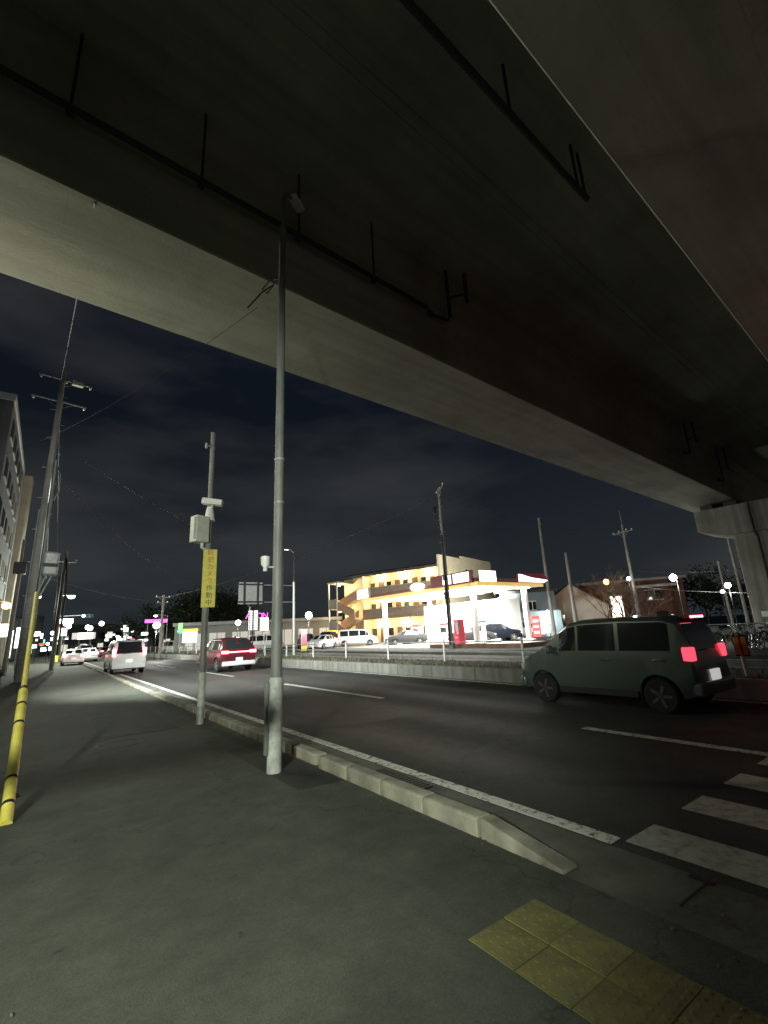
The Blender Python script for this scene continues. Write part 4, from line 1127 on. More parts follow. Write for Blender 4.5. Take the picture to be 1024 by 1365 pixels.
# side window frame
MB().box(7.3, 8.2, -.40, -.36, 9.6, 9.68).box(7.3, 8.2, -.42, -.36, 8.72, 8.8).build('window_frame', M['whitep'], ap)
for fz in (3.35, 6.35):
    MB().box(0, 1.7, 0, LN, fz, fz + .22).build('gallery_floor', wbeige, ap)
    MB().box(-.12, .0, .0, 12.6, fz - .05, fz + 1.32).build('gallery_parapet', wbrown, ap)
    MB().box(-.14, .02, .0, 12.6, fz + 1.32, fz + 1.38).build('coping', wbeige, ap)
for yy in (.4, 4.6, 8.6, 12.5):
    MB().box(-.1, .06, yy - .08, yy + .08, 0, 9.5).build('post', M['whitep'], ap)
for f, fz in enumerate((.1, 3.57, 6.57)):
    for k in range(4):
        y0 = 1.3 + k * 2.9
        d = MB().box(1.64, 1.7, y0, y0 + .9, fz, fz + 2.05).build('door', wdoor, ap, .01)
        MB().box(1.6, 1.64, y0 + .75, y0 + .82, fz + .95, fz + 1.1).build('handle', M['chrome'], d)
        wn = MB().box(1.65, 1.7, y0 + 1.5, y0 + 2.4, fz + .95, fz + 1.95).build('window', M['glass'], ap)
        MB().box(1.62, 1.66, y0 + 1.46, y0 + 1.5, fz + .9, fz + 2).box(1.62, 1.66, y0 + 2.4, y0 + 2.44, fz + .9, fz + 2).box(1.62, 1.66, y0 + 1.46, y0 + 2.44, fz + 1.95, fz + 2.0).build('frame', M['whitep'], wn)
    for k in range(3):
        yy = 2.2 + k * 4.1
        MB().lathe((.8, yy, fz + 2.86), (0, 0, -1), [(0, .2), (.1, .18), (.14, .06)], 10).build('ceiling_lamp', M['lamp_warm'], ap)
        point_light(ap, (.8, yy, fz + 2.5), 420, (1, .68, .34), .1)
# outside staircase at the far end
stw = mat('staircase render', (.48, .32, .20), .8, noise=.1, nscale=2)
MB().box(.2, 1.6, 12.6, 12.8, 0, 9.5).box(1.5, 1.7, 12.6, 17.4, 0, 9.5).build('stair_wall', wwarm, ap)
for lz in (2.0, 5.1):
    MB().box(-1.9, 1.5, 16.1, 17.4, lz, lz + .2).build('landing', wbeige, ap)
    MB().box(-2.0, -1.88, 16.1, 17.5, lz - .1, lz + 1.35).box(-2.0, 1.5, 17.4, 17.52, lz - .1, lz + 1.35).build('landing_parapet', wbeige, ap)
MB().box(-2.1, 1.7, 15.6, 17.7, 8.75, 8.95).build('stair_roof', wbeige, ap)
for (ya, za, yb, zb) in ((12.6, .1, 16.1, 2.1), (16.1, 2.1, 12.6, 3.57), (12.6, 3.57, 16.1, 5.2), (16.1, 5.2, 12.6, 6.57)):
    x0 = -1.9 if zb > za and yb > ya else -.2
    x0 = -1.95 if ya < yb else -1.0
    MB().prism([(ya, za - .15), (yb, zb - .15), (yb, zb + 1.15), (ya, za + 1.15)], 'x', x0, x0 + .12).build('flight_parapet', stw, ap)
    MB().prism([(ya, za - .2), (yb, zb - .2), (yb, zb + .02), (ya, za + .02)], 'x', x0 + .12, x0 + 1.1).build('flight', wbeige, ap)
for zz in (4.75, 8.6):
    MB().lathe((-.6, 16.6, zz), (0, 0, -1), [(0, .2), (.1, .18), (.14, .06)], 10).build('ceiling_lamp', M['lamp_warm'], ap)
    point_light(ap, (-.6, 16.3, zz - .3), 600, (1, .7, .36), .1)
for yy in (15.8, 17.4):
    MB().box(-2.05, -1.9, yy - .08, yy + .08, 0, 8.8).build('post', M['whitep'], ap)

rf = empty('end_wall_fill', (38.6, 33.2, 4.24), 0, 'small floodlight added on the station shop roof to brighten the beige end wall', 'lamp')  # added lamp, brightens the apartment end wall
MB().box(-.06, .06, -.06, .06, 0, .35).build('stand', M['steel_dark'], rf)
MB().obox((0, 0, .45), (.5, .3, .3), Matrix.Rotation(R(-18), 3, 'Z') @ Matrix.Rotation(R(30), 3, 'X')).build('housing', M['steel_dark'], rf, .02)
spot_light(rf, (.05, .3, .6), (8.0, 11.5, 3.9), 14000, (1, .95, .78), 120, .8)

# ================================================================ HOUSES
def house(loc, az, w, d, h, rise, label, wallm, roofm, wins=(), ridge='x', over=.4, group=None, flat=False):
    r = empty('house', loc, -R(az), label, 'house', group)
    if ridge == 'y':
        MB().prism([(-w / 2, 0), (w / 2, 0), (w / 2, h), (0, h + rise), (-w / 2, h)], 'y', -d / 2, d / 2).build('wall', wallm, r)
        for s in (-1, 1):
            e = w / 2 + over; k = rise / (w / 2)
            MB().prism([(0, h + rise + .02), (s * e, h - over * k + .02), (s * e, h - over * k + .2), (0, h + rise + .2)], 'y', -d / 2 - over, d / 2 + over).build('roof', roofm, r)
    else:
        MB().box(-w / 2, w / 2, -d / 2, d / 2, 0, h).build('wall', wallm, r)
        if flat:
            MB().box(-w / 2 - over, w / 2 + over, -d / 2 - over, d / 2 + over, h, h + .3).build('roof', roofm, r, .03)
        else:
            MB().prism([(-d / 2 - over, h - .05), (d / 2 + over, h - .05), (0, h + rise)], 'x', -w / 2 - over, w / 2 + over).build('roof', roofm, r)
    for (x0, x1, z0, z1, m) in wins:
        wn = MB().box(x0, x1, -d / 2 - .05, -d / 2, z0, z1).build('window', m, r)
        MB().box(x0 - .08, x1 + .08, -d / 2 - .09, -d / 2 - .01, z0 - .1, z0).box(x0 - .08, x1 + .08, -d / 2 - .09, -d / 2 - .01, z1, z1 + .06).box((x0 + x1) / 2 - .03, (x0 + x1) / 2 + .03, -d / 2 - .08, -d / 2 - .051, z0, z1).build('frame', M['whitep'], wn)
    return r
hw = mat('white house render', (.50, .51, .50), .8, noise=.1, nscale=1)
hb = mat('red-brown brick wall', (.11, .05, .038), .85, noise=.3, nscale=3)
hg = mat('blue-grey siding', (.13, .17, .19), .7, noise=.1, nscale=1)
lw = emit('lit yellow window', (1, .72, .25), 2.2)
lww = emit('lit pale window', (1, .95, .8), 3.0)
house((51.5, 32.8, 0), 57, 7.4, 8, 3.2, 2.6, 'white gabled house with dark roof right of the petrol station', hw, wroof, ((-2.4, -1.0, 1.2, 2.4, M['glass']),), ridge='y')
hB = house((57.5, 28.6, 0), 63, 10.5, 8, 5.7, 1.0, 'brick-red house with pale flat roof behind bare trees', hb, mat('pale roof slab', (.3, .3, .29), .7), ((-2.2, -1.0, 1.0, 4.2, lww), (-4.6, -3.2, 1.4, 2.6, lww), (1.5, 3.2, 3.6, 4.6, M['glass'])), flat=True)
MB().box(.3, 4.6, -4.9, -4.0, 4.9, 5.2).build('balcony', hw, hB, .02)
hC = house((46.0, 35.3, 0), 52, 6.2, 7, 5.0, .4, 'blue-grey house with two lit yellow windows behind the station', hg, wroof, ((-2.2, -1.55, 3.1, 4.0, lw), (-1.45, -.8, 3.1, 4.0, lw), (.3, 1.0, 3.1, 4.0, M['glass'])), flat=True, over=.3)
MB().box(-1.0, 3.4, -5.2, -3.52, 0, 2.9).build('annex', mat('pale blue annex', (.32, .42, .44), .7), hC, .02)

# ================================================================ LEFT SIDE BUILDINGS
lgw = concrete('grey rendered wall', (.15, .155, .16), (.10, .105, .11), .3, .5)
nb = empty('shop_building', (0, 0, 0), 0, 'low rendered building beside the pavement left of the viewer, out of view', 'building')
MB().box(-13, WALLX, -12, 12.5, 0, 5.6).build('wall', lgw, nb)
MB().box(-13.1, WALLX + .12, -12.1, 12.6, 5.6, 5.8).build('coping', M['galv'], nb)
lb = empty('office_building', (0, 0, 0), 0, 'tall grey building with pale parapet edge at the left margin', 'building')
MB().box(-18, -3.8, 40, 58, 0, 19.2).build('wall', lgw, lb)
MB().box(-18.1, -3.7, 39.9, 58.12, 19.2, 19.75).build('parapet', mat('pale parapet', (.42, .43, .42), .6), lb, .03)
MB().box(-3.8, -3.66, 57.0, 57.2, 0, 19.2).build('corner_pipe', mat('pale downpipe', (.5, .5, .49), .5), lb, .03)
for f in range(6):
    for k in range(5):
        wn = MB().box(-3.8, -3.76, 41.2 + k * 3.3, 43.0 + k * 3.3, 1.6 + f * 3.05, 3.1 + f * 3.05).build('window', M['glass'], lb)
        MB().box(-3.79, -3.7, 41.1 + k * 3.3, 43.1 + k * 3.3, 1.5 + f * 3.05, 1.6 + f * 3.05).build('sill', M['galv'], wn)
sbd = empty('sign_tower', (-3.45, 60, 0), 0, 'narrow beige tower with a rounded top behind the left utility pole', 'building')
MB().box(-.75, .45, -1, 1, 0, 19.6).build('tower', wbeige, sbd, .25)
MB().box(-1.2, -.85, -1.2, .8, 0, 18.5).build('side_slab', wbrown, sbd, .1)
b3 = empty('shop_building', (0, 0, 0), 0, 'two-storey brownish shop building further down the left pavement', 'building')
MB().box(-16, -3.9, 62, 84, 0, 12).build('wall', mat('brown-grey tile wall', (.26, .23, .2), .8, noise=.2, nscale=.6), b3)
MB().box(-16.2, -3.7, 61.8, 84.2, 12, 12.4).build('coping', M['galv'], b3)
for k in range(5):
    wn = MB().box(-3.9, -3.85, 63 + k * 4.2, 65.8 + k * 4.2, .4, 2.8).build('shop_window', emit('warm shop window', (1, .85, .6), 1.2), b3)
    MB().box(-3.9, -3.85, 63 + k * 4.2, 65.8 + k * 4.2, 5, 6.4).build('window', M['glass'], b3)
    MB().box(-3.88, -3.8, 64.3 + k * 4.2, 64.4 + k * 4.2, .4, 2.8).build('mullion', M['steel_dark'], wn)

def lit_sign(loc, az, w, h, z0, label, m, cat='sign', group='lit signs in the distance', poles=1, name='lit_sign', extra=None):
    r = empty(name, loc, -R(az), label, cat, group)
    MB().box(-w / 2, w / 2, -.1, .1, z0, z0 + h).build('housing', M['steel_dark'], r, .02)
    MB().box(-w / 2 + .04, w / 2 - .04, -.13, -.101, z0 + .04, z0 + h - .04).build('lit_panel', m, r)
    if poles:
        for s in ((0,) if poles == 1 else (-1, 1)):
            MB().cyl((s * w * .35, 0, -.1), (s * w * .35, 0, z0), .06, .06, 8).build('post', M['galv'], r)
    return r
wl = empty('wall_lamp', (-2.9, 48, 5.3), 0, 'orange glowing wall lamp at the left margin', 'lamp')
MB().lathe((0, 0, 0), (0, 0, -1), [(0, .12), (.15, .32), (.4, .28), (.5, .1)], 12).build('globe', M['lamp_orange'], wl)
MB().tube([(-1.3, 0, .1), (0, 0, .05)], .03, 6).build('bracket', M['galv'], wl)
point_light(wl, (0, -.5, -.3), 120, (1, .6, .25))
lit_sign((-2.85, 49, 0), 0, .9, 1.1, 2.6, 'warm white lit sign box at the left margin below the orange lamp', emit('warm sign', (1, .88, .65), 3))
lit_sign((-1.95, 52, 0), 0, .55, 1.8, 1.7, 'narrow white lit sign behind the left utility pole', M['sign_white'])
lit_sign((-2.55, 53, 0), 0, .35, 2.4, .9, 'thin white lit column sign at the left margin', M['sign_white'])
lit_sign((1.9, 75, 0), 1, 1.6, .7, 4.6, 'small white lit box sign high over the far pavement', M['sign_white'])
lit_sign((1.6, 72, 0), 1, .9, 1.0, 3.0, 'square white lit sign over the far pavement', M['sign_white'])
lit_sign((4.6, 82, 0), 3, 2.0, 1.0, 2.6, 'cream lit panel beside the green lamp far ahead', emit('cream sign', (1, .95, .75), 2.5), poles=2)
lit_sign((13.6, 80, 0), 9, 3.2, .6, 4.6, 'pink neon lettering sign above the far end of the road', M['neon_pink'], poles=2, name='neon_sign')
lit_sign((14.0, 60, 0), 13.5, 1.7, 1.3, 1.4, 'white lit sign with a yellow top strip behind the median fence', M['sign_white'], poles=2)
lit_sign((14.02, 59.8, 0), 13.5, 1.75, .38, 2.68, 'yellow lit header board on the white sign behind the fence', M['sign_yel'], poles=0)
g_ = lit_sign((12.9, 60, 0), 12, .6, .9, 2.9, 'pale green lit box with a green lamp below it', M['sign_pale_green'])
MB().lathe((0, -.05, 2.55), (0, 0, 1), [(0, .1), (.15, .3), (.3, .3), (.4, .1)], 10).build('green_lamp', M['sign_green'], g_)
v_ = empty('column_sign', (18.6, 51.3, 0), -R(20), 'tall lit sign of two columns of white panels left of the street light', 'sign', 'lit signs in the distance')
MB().box(-.58, .58, -.06, .06, 2.4, 4.65).cyl((0, 0, 0), (0, 0, 2.4), .07, .07, 8).build('frame', M['steel_dark'], v_)
for c in (-1, 1):
    for k in range(8):
        MB().box(c * .29 - .2, c * .29 + .2, -.09, -.061, 2.45 + k * .27, 2.66 + k * .27).build('panel', emit('lit panel', (1, 1, .97), 1.2) if k == 0 and c == -1 else bpy.data.materials['lit panel'], v_)
lit_sign((19.6, 50.5, 0), 21, .95, 1.45, 2.3, 'white lit box sign beside the two-column sign', M['sign_white'])
lit_sign((20.6, 50.0, 0), 22, .45, 1.6, 2.0, 'yellow lit strip sign beside the white box sign', M['sign_yel'])
lit_sign((31.0, 55.5, 0), 29, 1.6, .5, 1.6, 'low yellow lit sign left of the outside staircase', M['sign_yel'])
# big store in the distance with pink lettering
sr = empty('store_building', (27.0, 68.0, 0), -R(21), 'long low grey store with pink lettering on its roof behind the car park', 'building')
MB().box(-13, 11, 0, 14, 0, 3.7).build('wall', mat('store grey', (.3, .3, .3), .7, noise=.1, nscale=.4), sr)
MB().box(-13.2, 11.2, -.6, 14.2, 3.7, 4.2).build('roof', M['galv'], sr, .03)
for k in range(7):
    wn = MB().box(-11.5 + k * 3.2, -9.3 + k * 3.2, -.05, 0, .3, 2.6).build('window', emit('store window', (1, .95, .85), .22) if k == 0 else bpy.data.materials['store window'], sr)
    MB().box(-10.45 + k * 3.2, -10.38 + k * 3.2, -.09, -.051, .3, 2.6).build('mullion', M['steel_dark'], wn)
for i, ch in enumerate('AEON'):
    o = mobj('letter', text_mesh(ch, 1.15, .05), M['neon_pink'], sr)
    o.matrix_local = Matrix.Translation((-2.9 + i * .82, -.7, 4.75)) @ Matrix.Rotation(R(90), 4, 'X')
# far end of the street: shop blocks and a swarm of tiny signs
for i, (x, y, w, h, lab) in enumerate(((-9, 105, 10, 7, 'far dark shop block on the left side of the street end'), (-6, 135, 10, 9, 'farthest dark block on the left of the street end'), (12, 165, 22, 8, 'far wide block closing the street end'), (24, 120, 9, 6, 'far dark block right of the street end'))):
    fbk = empty('shop_block', (x, y, 0), 0, lab, 'building', 'blocks at the street end')
    MB().box(-w / 2, w / 2, 0, 12, 0, h).build('wall', lgw, fbk)
    for k in range(int(w / 2.2)):
        for f in range(2):
            MB().box(-w / 2 + .6 + k * 2.2, -w / 2 + 2.0 + k * 2.2, -.06, 0, .6 + f * 3.2, 2.4 + f * 3.2).build('window', emit('far lit window', (1, .92, .75), .8) if 'far lit window' not in bpy.data.materials else (bpy.data.materials['far lit window'] if (k + f) % 2 else M['glass']), fbk)
TINY = [('white', (1, 1, .97), 3.5), ('cream', (1, .9, .65), 3), ('green', (.25, 1, .55), 2), ('pink', (1, .25, .6), 2), ('red', (1, .08, .06), 2.5), ('pale blue', (.7, .9, 1), 3)]
TM = {n: emit('tiny %s sign' % n, c, k) for n, c, k in TINY}
rt = random.Random(77)
for i in range(46):
    nm = rt.choice(['white'] * 7 + ['cream'] * 3 + ['green'] * 2 + ['pale blue'] * 3 + ['pink', 'red'])
    y = rt.uniform(62, 150)
    left = rt.random() < .62
    x = rt.uniform(-2.2, 1.8) if left else rt.uniform(11.0, 13.2)
    if not left and y < 75: y += 30
    o = empty('tiny_sign', (x, y, 0), 0, 'tiny %s glowing sign in the swarm of lights at the street end' % nm, 'sign', 'tiny %s signs at the street end' % nm)
    w, h = rt.uniform(.25, 1.0), rt.uniform(.25, .9); z = rt.uniform(1.0, 4.6)
    MB().box(-w / 2, w / 2, -.06, .06, z, z + h).build('lit_box', TM[nm], o, .05)
    MB().cyl((0, 0, 0), (0, 0, z), .03, .03, 6).build('post', M['steel_dark'], o)
lamp_post((-1.6, 44, 0), 5.4, (.8, 0), 'street lamp added behind the left utility pole to brighten the far street', M['lamp_soft'], .12, 350, (.97, 1, .93))  # hidden lamp, added to brighten the far road and pavement
# signal lights far ahead
sgn = empty('traffic_signal', (3.7, 66, 0), 0, 'green traffic signal hanging over the far road', 'traffic signal')
MB().cyl((-3, 0, 0), (-3, 0, 5.4), .08, .07, 8).tube([(-3, 0, 5.1), (0, 0, 5.2)], .04, 6).build('pole', M['galv'], sgn)
hd = MB().box(-.6, .6, -.12, .12, 4.9, 5.3).build('housing', M['steel_dark'], sgn, .04)
MB().lathe((-.4, -.12, 5.1), (0, -1, 0), [(0, .16), (.05, .14)], 12).build('green_lens', emit('signal green', (.3, 1, .7), 9), hd)
for x in (0, .4): MB().lathe((x, -.12, 5.1), (0, -1, 0), [(0, .16), (.05, .14)], 12).build('dark_lens', M['glass'], hd)
# clutter of far lamps
CLL = ['low round lamp in the far cluster just right of the left poles', 'high white lamp in the far cluster above the pavement', 'round white lamp above the queueing cars, left of the white minivan', 'highest round lamp above the distant queue', 'small lamp close beside the left utility pole base',
       'farthest high lamp above the right side of the distant road', 'far high lamp over the middle of the distant road', 'lowest small lamp beside the left shop fronts', 'small low lamp over the end of the pavement', 'small lamp over the pavement beyond the yellow box']
for i, (x, y, h, r_) in enumerate(((.6, 78, 3.4, .2), (2.4, 95, 5.2, .3), (5.6, 90, 4.2, .32), (6.4, 110, 5, .35), (-1.0, 66, 3.0, .16), (9.5, 120, 6, .4), (3.6, 120, 5.6, .4), (-1.3, 58, 2.4, .14), (.2, 70, 2.0, .14), (1.2, 88, 2.8, .2))):
    lamp_post((x, y, 0), h, (0, 0), CLL[i], M['lamp_soft'], r_, 2500 if i in (2, 3) else 0, (.95, 1, .9), group='cluster of far lamps', ball=True)
lit_sign((.9, 60.5, 0), 1, .7, .75, .15, 'yellow lit box standing on the far pavement', M['sign_yel'], poles=0)
tag(MB().box(.62, .78, 56, 56.16, 0, 1.0).lathe((.7, 56.08, 1.0), (0, 0, 1), [(0, .08), (.06, .05)], 8).build('bollard', M['whitep'], None, .02), 'short white bollard on the far pavement', 'bollard')
# red-white feather banner by the fence
fb = empty('banner_sign', (20.0, 41.3, .12), -R(26), 'narrow pink-red banner with a yellow foot behind the fence', 'banner')
MB().cyl((-.28, 0, 0), (-.28, 0, 2.1), .015, .015, 6).build('pole', M['whitep'], fb)
MB().box(-.26, .26, -.01, .01, .55, 2.0).build('cloth', mat('pink-red cloth', (.55, .16, .2), .7, noise=.3, nscale=5), fb)
MB().box(-.26, .26, -.015, .015, .05, .53).build('yellow_panel', M['signyellow'], fb)

# cars across the road
G2 = 'cars standing in the far car park'
make_car('minivan', (15.6, 74, RZ), 155, car_paint('white', (.8, .8, .79)), 'white van beyond the median fence left of the yellow sign', G2, 'off', False)
make_car('suv', (18.2, 74, RZ), 150, car_paint('silver', (.62, .63, .65)), 'silver car beyond the median fence below the yellow sign', G2, 'off', False)
make_car('minivan', (21.8, 56, 0.1), 110, car_paint('white', (.8, .8, .79)), 'white van parked below the two-column sign', G2, 'off', False)
for i, (x, y, p, c, k, lab) in enumerate(((24.5, 50, 'black', (.008, .008, .009), 'suv', 'black car parked directly right of the street light column'), (27.2, 51.5, 'grey', (.3, .3, .32), 'sedan', 'grey sedan parked behind the pink-red banner'),
                                   (29.8, 54.5, 'black', (.008, .008, .009), 'minivan', 'black van parked nearest the outside staircase'), (24.2, 45.5, 'silver', (.62, .63, .65), 'sedan', 'silver sedan parked in front of the dark cars by the fence'))):
    make_car(k, (x, y, .1), 200 + i * 12, car_paint(p, c), lab, G2, 'off', False)

# ================================================================ VEGETATION
def leaf_tree(loc, h, rx, n, label, m, group, seed):
    rnd = random.Random(seed)
    r = empty('tree', loc, 0, label, 'tree', group)
    b = MB().tube([(0, 0, 0), (.05, .02, h * .3), (-.05, .1, h * .65)], [.16, .12, .05], 7)
    for k in range(6):
        a = rnd.uniform(0, 6.28); z = h * rnd.uniform(.3, .6)
        b.tube([(0, 0, z), (math.cos(a) * rx * .4, math.sin(a) * rx * .4, z + h * .15), (math.cos(a) * rx * .8, math.sin(a) * rx * .8, z + h * .2)], [.06, .04, .015], 5)
    b.build('trunk', M['bark'], r)
    cl = [(rnd.gauss(0, rx * .45), rnd.gauss(0, rx * .45), h * rnd.uniform(.38, .9), rnd.uniform(.25, .5) * rx) for _ in range(16)]
    c = MB()
    for i in range(n):
        x, y, z, s = rnd.choice(cl)
        p = Vector((rnd.gauss(x, s * .55), rnd.gauss(y, s * .55), rnd.gauss(z, s * .5)))
        u = Vector((rnd.gauss(0, 1), rnd.gauss(0, 1), rnd.gauss(0, 1))).normalized(); w_ = u.orthogonal()
        q = rnd.uniform(.08, .2) * (h / 8 + .3)
        c.add([p - u * q, p + w_ * q * .6, p + u * q, p - w_ * q * .6], [(0, 1, 2, 3)])
    c.build('crown', m, r, smooth=False)
    return r
TL = ['round dark tree behind the green lit sign', 'broad dark tree left of the two-column sign', 'tall dark tree behind the camera pole', 'dark tree at the left of the distant tree row', 'low dark tree above the dark red hatchback']
for i, (x, y, h, rx) in enumerate(((19, 88, 8.8, 4), (27, 86, 9.5, 4.4), (23, 92, 11, 4.6), (14.5, 96, 7.5, 3.5), (31, 94, 9, 4.2))):
    leaf_tree((x, y, 0), h, rx, 2600, TL[i], M['leafdark'], 'dark trees across the road', 20 + i)
leaf_tree((62, 22.5, 0), 6.6, 3.4, 2200, 'dark tree right of the brick-red house', M['leafdark'], 'dark trees beyond the station', 31)
leaf_tree((63, 18.5, 0), 5.4, 3.2, 2000, 'low dark tree behind the lamps beside the pier', M['leafdark'], 'dark trees beyond the station', 32)
def shrub(loc, rx, ry, h, n, label, seed, m=None):
    rnd = random.Random(seed)
    r = empty('shrub', loc, 0, label, 'shrub', 'low shrubs')
    c = MB()
    for i in range(n):
        a = rnd.uniform(0, 6.28); q = math.sqrt(rnd.random())
        p = Vector((math.cos(a) * q * rx, math.sin(a) * q * ry, h * rnd.random() ** .7 * (1 - .5 * q * q)))
        u = Vector((rnd.gauss(0, 1), rnd.gauss(0, 1), rnd.gauss(0, 1))).normalized(); w_ = u.orthogonal(); k = rnd.uniform(.03, .08)
        c.add([p - u * k, p + w_ * k * .6, p + u * k, p - w_ * k * .6], [(0, 1, 2, 3)])
    c.build('foliage', m or M['leaf'], r, smooth=False)
    st_ = MB()
    for k in range(5):
        a = rnd.uniform(0, 6.28); st_.tube([(0, 0, 0), (math.cos(a) * rx * .5, math.sin(a) * ry * .5, h * .6)], [.02, .008], 4)
    st_.build('stems', M['bark'], r)
    return r
shrub((-2.15, 27, 0), .7, 3.0, 1.3, 1800, 'green shrub at the foot of the left building', 41)
shrub((37.2, 20.6, .1), 3.2, .7, 1.1, 2200, 'low hedge right of the price board', 42)
shrub((31.0, 20.4, .1), 2.6, .6, .8, 1600, 'low hedge on the corner of the petrol station', 43)
shrub((27.5, 12.0, .1), 2.5, 1.2, 1.1, 1800, 'low shrubs left of the parked bicycles', 44)
def bare_tree(loc, h, label, seed):
    rnd = random.Random(seed)
    r = empty('bare_tree', loc, 0, label, 'tree', 'bare trees before the brick house')
    b = MB(); tw = MB()
    def grow(p, d, l, rad, lev):
        q = p + d * l
        mid = p.lerp(q, .5) + Vector((rnd.gauss(0, .04), rnd.gauss(0, .04), 0)) * l
        (b if lev < 2 else tw).tube([p, mid, q], [max(.011, rad), max(.01, rad * .8), max(.009, rad * .6)], 5 if lev < 2 else 3)
        if lev >= 5: return
        for k in range(rnd.choice((2, 3, 3))):
            nd = (d + Vector((rnd.gauss(0, .45), rnd.gauss(0, .45), rnd.gauss(.15, .25)))).normalized()
            grow(q, nd, l * rnd.uniform(.6, .85), rad * .58, lev + 1)
    for k in range(3):
        grow(Vector((rnd.gauss(0, .1), rnd.gauss(0, .1), 0)), Vector((rnd.gauss(0, .3), rnd.gauss(0, .3), 1)).normalized(), h * .3, .09, 0)
    b.build('trunk', M['bark'], r); tw.build('twigs', M['bark'], r)['kind'] = 'stuff'
bare_tree((45.5, 24.6, 0), 6.6, 'bare branching tree lit by the orange lamp', 51)
bare_tree((44.2, 22.9, 0), 6.2, 'bare branching tree left of the crossarm utility pole', 52)
bare_tree((42.5, 20.5, 0), 4.4, 'smaller bare tree right of the crossarm utility pole', 53)

# ================================================================ BICYCLES UNDER THE VIADUCT
def make_bike(loc, heading, frame_m, label, group='bicycles parked beside the pier'):
    r = empty('bicycle', loc, -R(heading), label, 'bicycle', group)
    for wy in (-.52, .52):
        wh = MB()
        pts = [(0, wy + .33 * math.cos(t * math.pi / 9), .33 + .33 * math.sin(t * math.pi / 9)) for t in range(19)]
        wh.tube(pts, .02, 5)
        wo_ = wh.build('wheel', M['tyre'], r)
        sp_ = MB()
        for k in range(8):
            a = k * math.pi / 8
            sp_.cyl((0, wy - .31 * math.cos(a), .33 - .31 * math.sin(a)), (0, wy + .31 * math.cos(a), .33 + .31 * math.sin(a)), .004, .004, 3)
        sp_.build('spokes', M['chrome'], wo_)
    f = MB()
    f.tube([(0, -.52, .33), (0, -.05, .3), (0, -.2, .78)], .016, 6).tube([(0, -.05, .3), (0, .38, .72), (0, .36, .85)], .018, 6).tube([(0, -.14, .6), (0, .38, .68)], .014, 6).tube([(0, -.52, .33), (0, -.18, .68)], .012, 5).tube([(0, .37, .8), (0, .52, .33)], .016, 6)
    f.build('frame', frame_m, r)
    MB().tube([(-.28, .22, 1.0), (-.22, .34, .99), (0, .36, .92), (.22, .34, .99), (.28, .22, 1.0)], .014, 6).tube([(0, .36, .84), (0, .36, .92)], .014, 6).build('handlebar', M['chrome'], r)
    MB().lathe((0, -.22, .82), (0, 0, 1), [(0, .03), (.03, .1), (.06, .09), (.07, .03)], 10).tube([(0, -.2, .75), (0, -.21, .84)], .014, 6).build('saddle', M['black'], r)
    bk_ = MB()
    for k in range(5):
        z = .72 + k * .055
        bk_.tube([(-.17, .46, z), (.17, .46, z), (.17, .72, z), (-.17, .72, z), (-.17, .46, z)], .005, 3)
    for x in (-.17, -.06, .06, .17):
        bk_.tube([(x, .46, .94), (x, .46, .72), (x, .72, .72), (x, .72, .94)], .005, 3)
    bk_.build('basket', M['galv'], r)
    MB().prism([(-.84, .40), (-.70, .64), (-.52, .72), (-.34, .64), (-.36, .62), (-.52, .695), (-.68, .62), (-.82, .39)], 'x', -.03, .03).build('mudguard', M['chrome'], r)
    return r
cols = [('silver bicycle frame', (.5, .5, .5)), ('blue bicycle frame', (.05, .08, .2)), ('black bicycle frame', (.03, .03, .03)), ('white bicycle frame', (.7, .7, .7)), ('red bicycle frame', (.3, .03, .03))]
bm_ = [mat(n, c, .35, .3) for n, c in cols]
bspots = [(23.0, 8.6, 100, 0), (23.3, 7.9, 110, 3), (23.0, 7.2, 95, 1), (23.4, 6.6, 105, 2), (23.1, 6.0, 100, 3), (24.8, 8.4, 20, 2), (25.2, 7.6, 60, 0), (25.0, 6.8, 110, 4), (24.4, 5.8, 80, 0), (26.3, 7.9, 95, 2), (26.5, 7.1, 100, 3)]
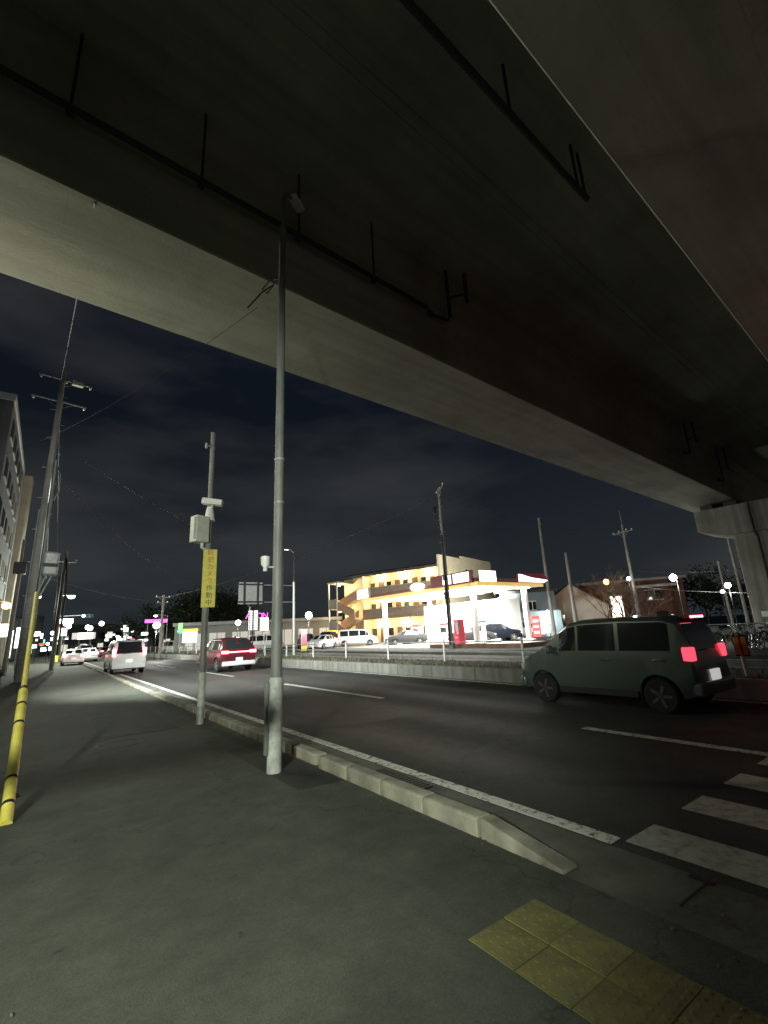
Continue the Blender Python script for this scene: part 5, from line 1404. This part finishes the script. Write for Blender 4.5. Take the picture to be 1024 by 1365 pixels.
bl = ['silver bicycle at the left end of the front row by the pier', 'white bicycle second from the left in the front row', 'blue bicycle in the middle of the front row', 'black bicycle right of the blue one in the front row', 'white bicycle at the right edge of the front row',
      'black bicycle turned sideways in the second row', 'silver bicycle askew in the second row', 'red bicycle in the second row by the pier', 'silver bicycle at the right edge behind the front row', 'black bicycle left in the back row at the pier', 'white bicycle in the back row against the pier']
for (x, y, hd_, ci), lab in zip(bspots, bl):
    make_bike((x, y, .12), hd_, bm_[ci], lab)
# railing and white hoarding behind bikes
rw = empty('railing', (27.8, 3.0, .1), 0, 'grey pipe railing between the bicycles and the pier', 'railing')
for y in range(0, 9, 2): MB().cyl((0, y, 0), (0, y, 1.0), .03, .03, 8).build('post', M['galv'], rw)
for z in (.5, .98): MB().cyl((0, 0, z), (0, 8, z), .022, .022, 6).build('rail', M['galv'], rw)

# ================================================================ OVERHEAD WIRES
TP = Vector((UPX, UPY, 17.2))
wire('overhead_wire', (UPX - .1, UPY, 16.9), (-.11, 6.24, 7.46), .25, 'thin cable dropping from the left pole top to the viaduct girder', .014)
wire('overhead_wire', (UPX + .3, UPY, 13.0), (22, 44, 9.5), 1.6, 'upper slack wire from the left pole crossing over the road', .011)
wire('overhead_wire', (UPX + .3, UPY, 11.2), (14, 58, 8.2), 1.2, 'lower slack wire from the left pole crossing over the road', .011)
wire('overhead_wire', (UPX, UPY, 15.7), (.55, 100, 13), .8, 'wire running along the left pavement into the distance', .018)
wire('overhead_wire', (10.2, 56.6, 6.4), (24.3, 25.7, 11.9), .9, 'wire from the distant pole to the petrol station pole', .016)
wire('overhead_wire', (24.3, 25.7, 11.9), (44.9, 21.9, 9.8), .9, 'wire from the petrol station pole to the crossarm pole', .016)
wire('overhead_wire', (44.9, 21.9, 6.1), (27.0, 3.0, 3.7), .5, 'upper wire from the crossarm pole passing before the pier', .016)
wire('overhead_wire', (44.9, 21.9, 4.6), (27.0, 3.0, 2.1), .3, 'lower wire from the crossarm pole passing before the pier', .016)
wire('overhead_wire', (-2.0, 40, 7.0), (10.2, 56.6, 6.0), .5, 'wire from the dark slim pole across the road', .014)
wire('overhead_wire', (2.17, 6.1, 6.65), (-1.6, 14.5, 6.3), .35, 'thin cable hanging from the street light column towards the left', .004)
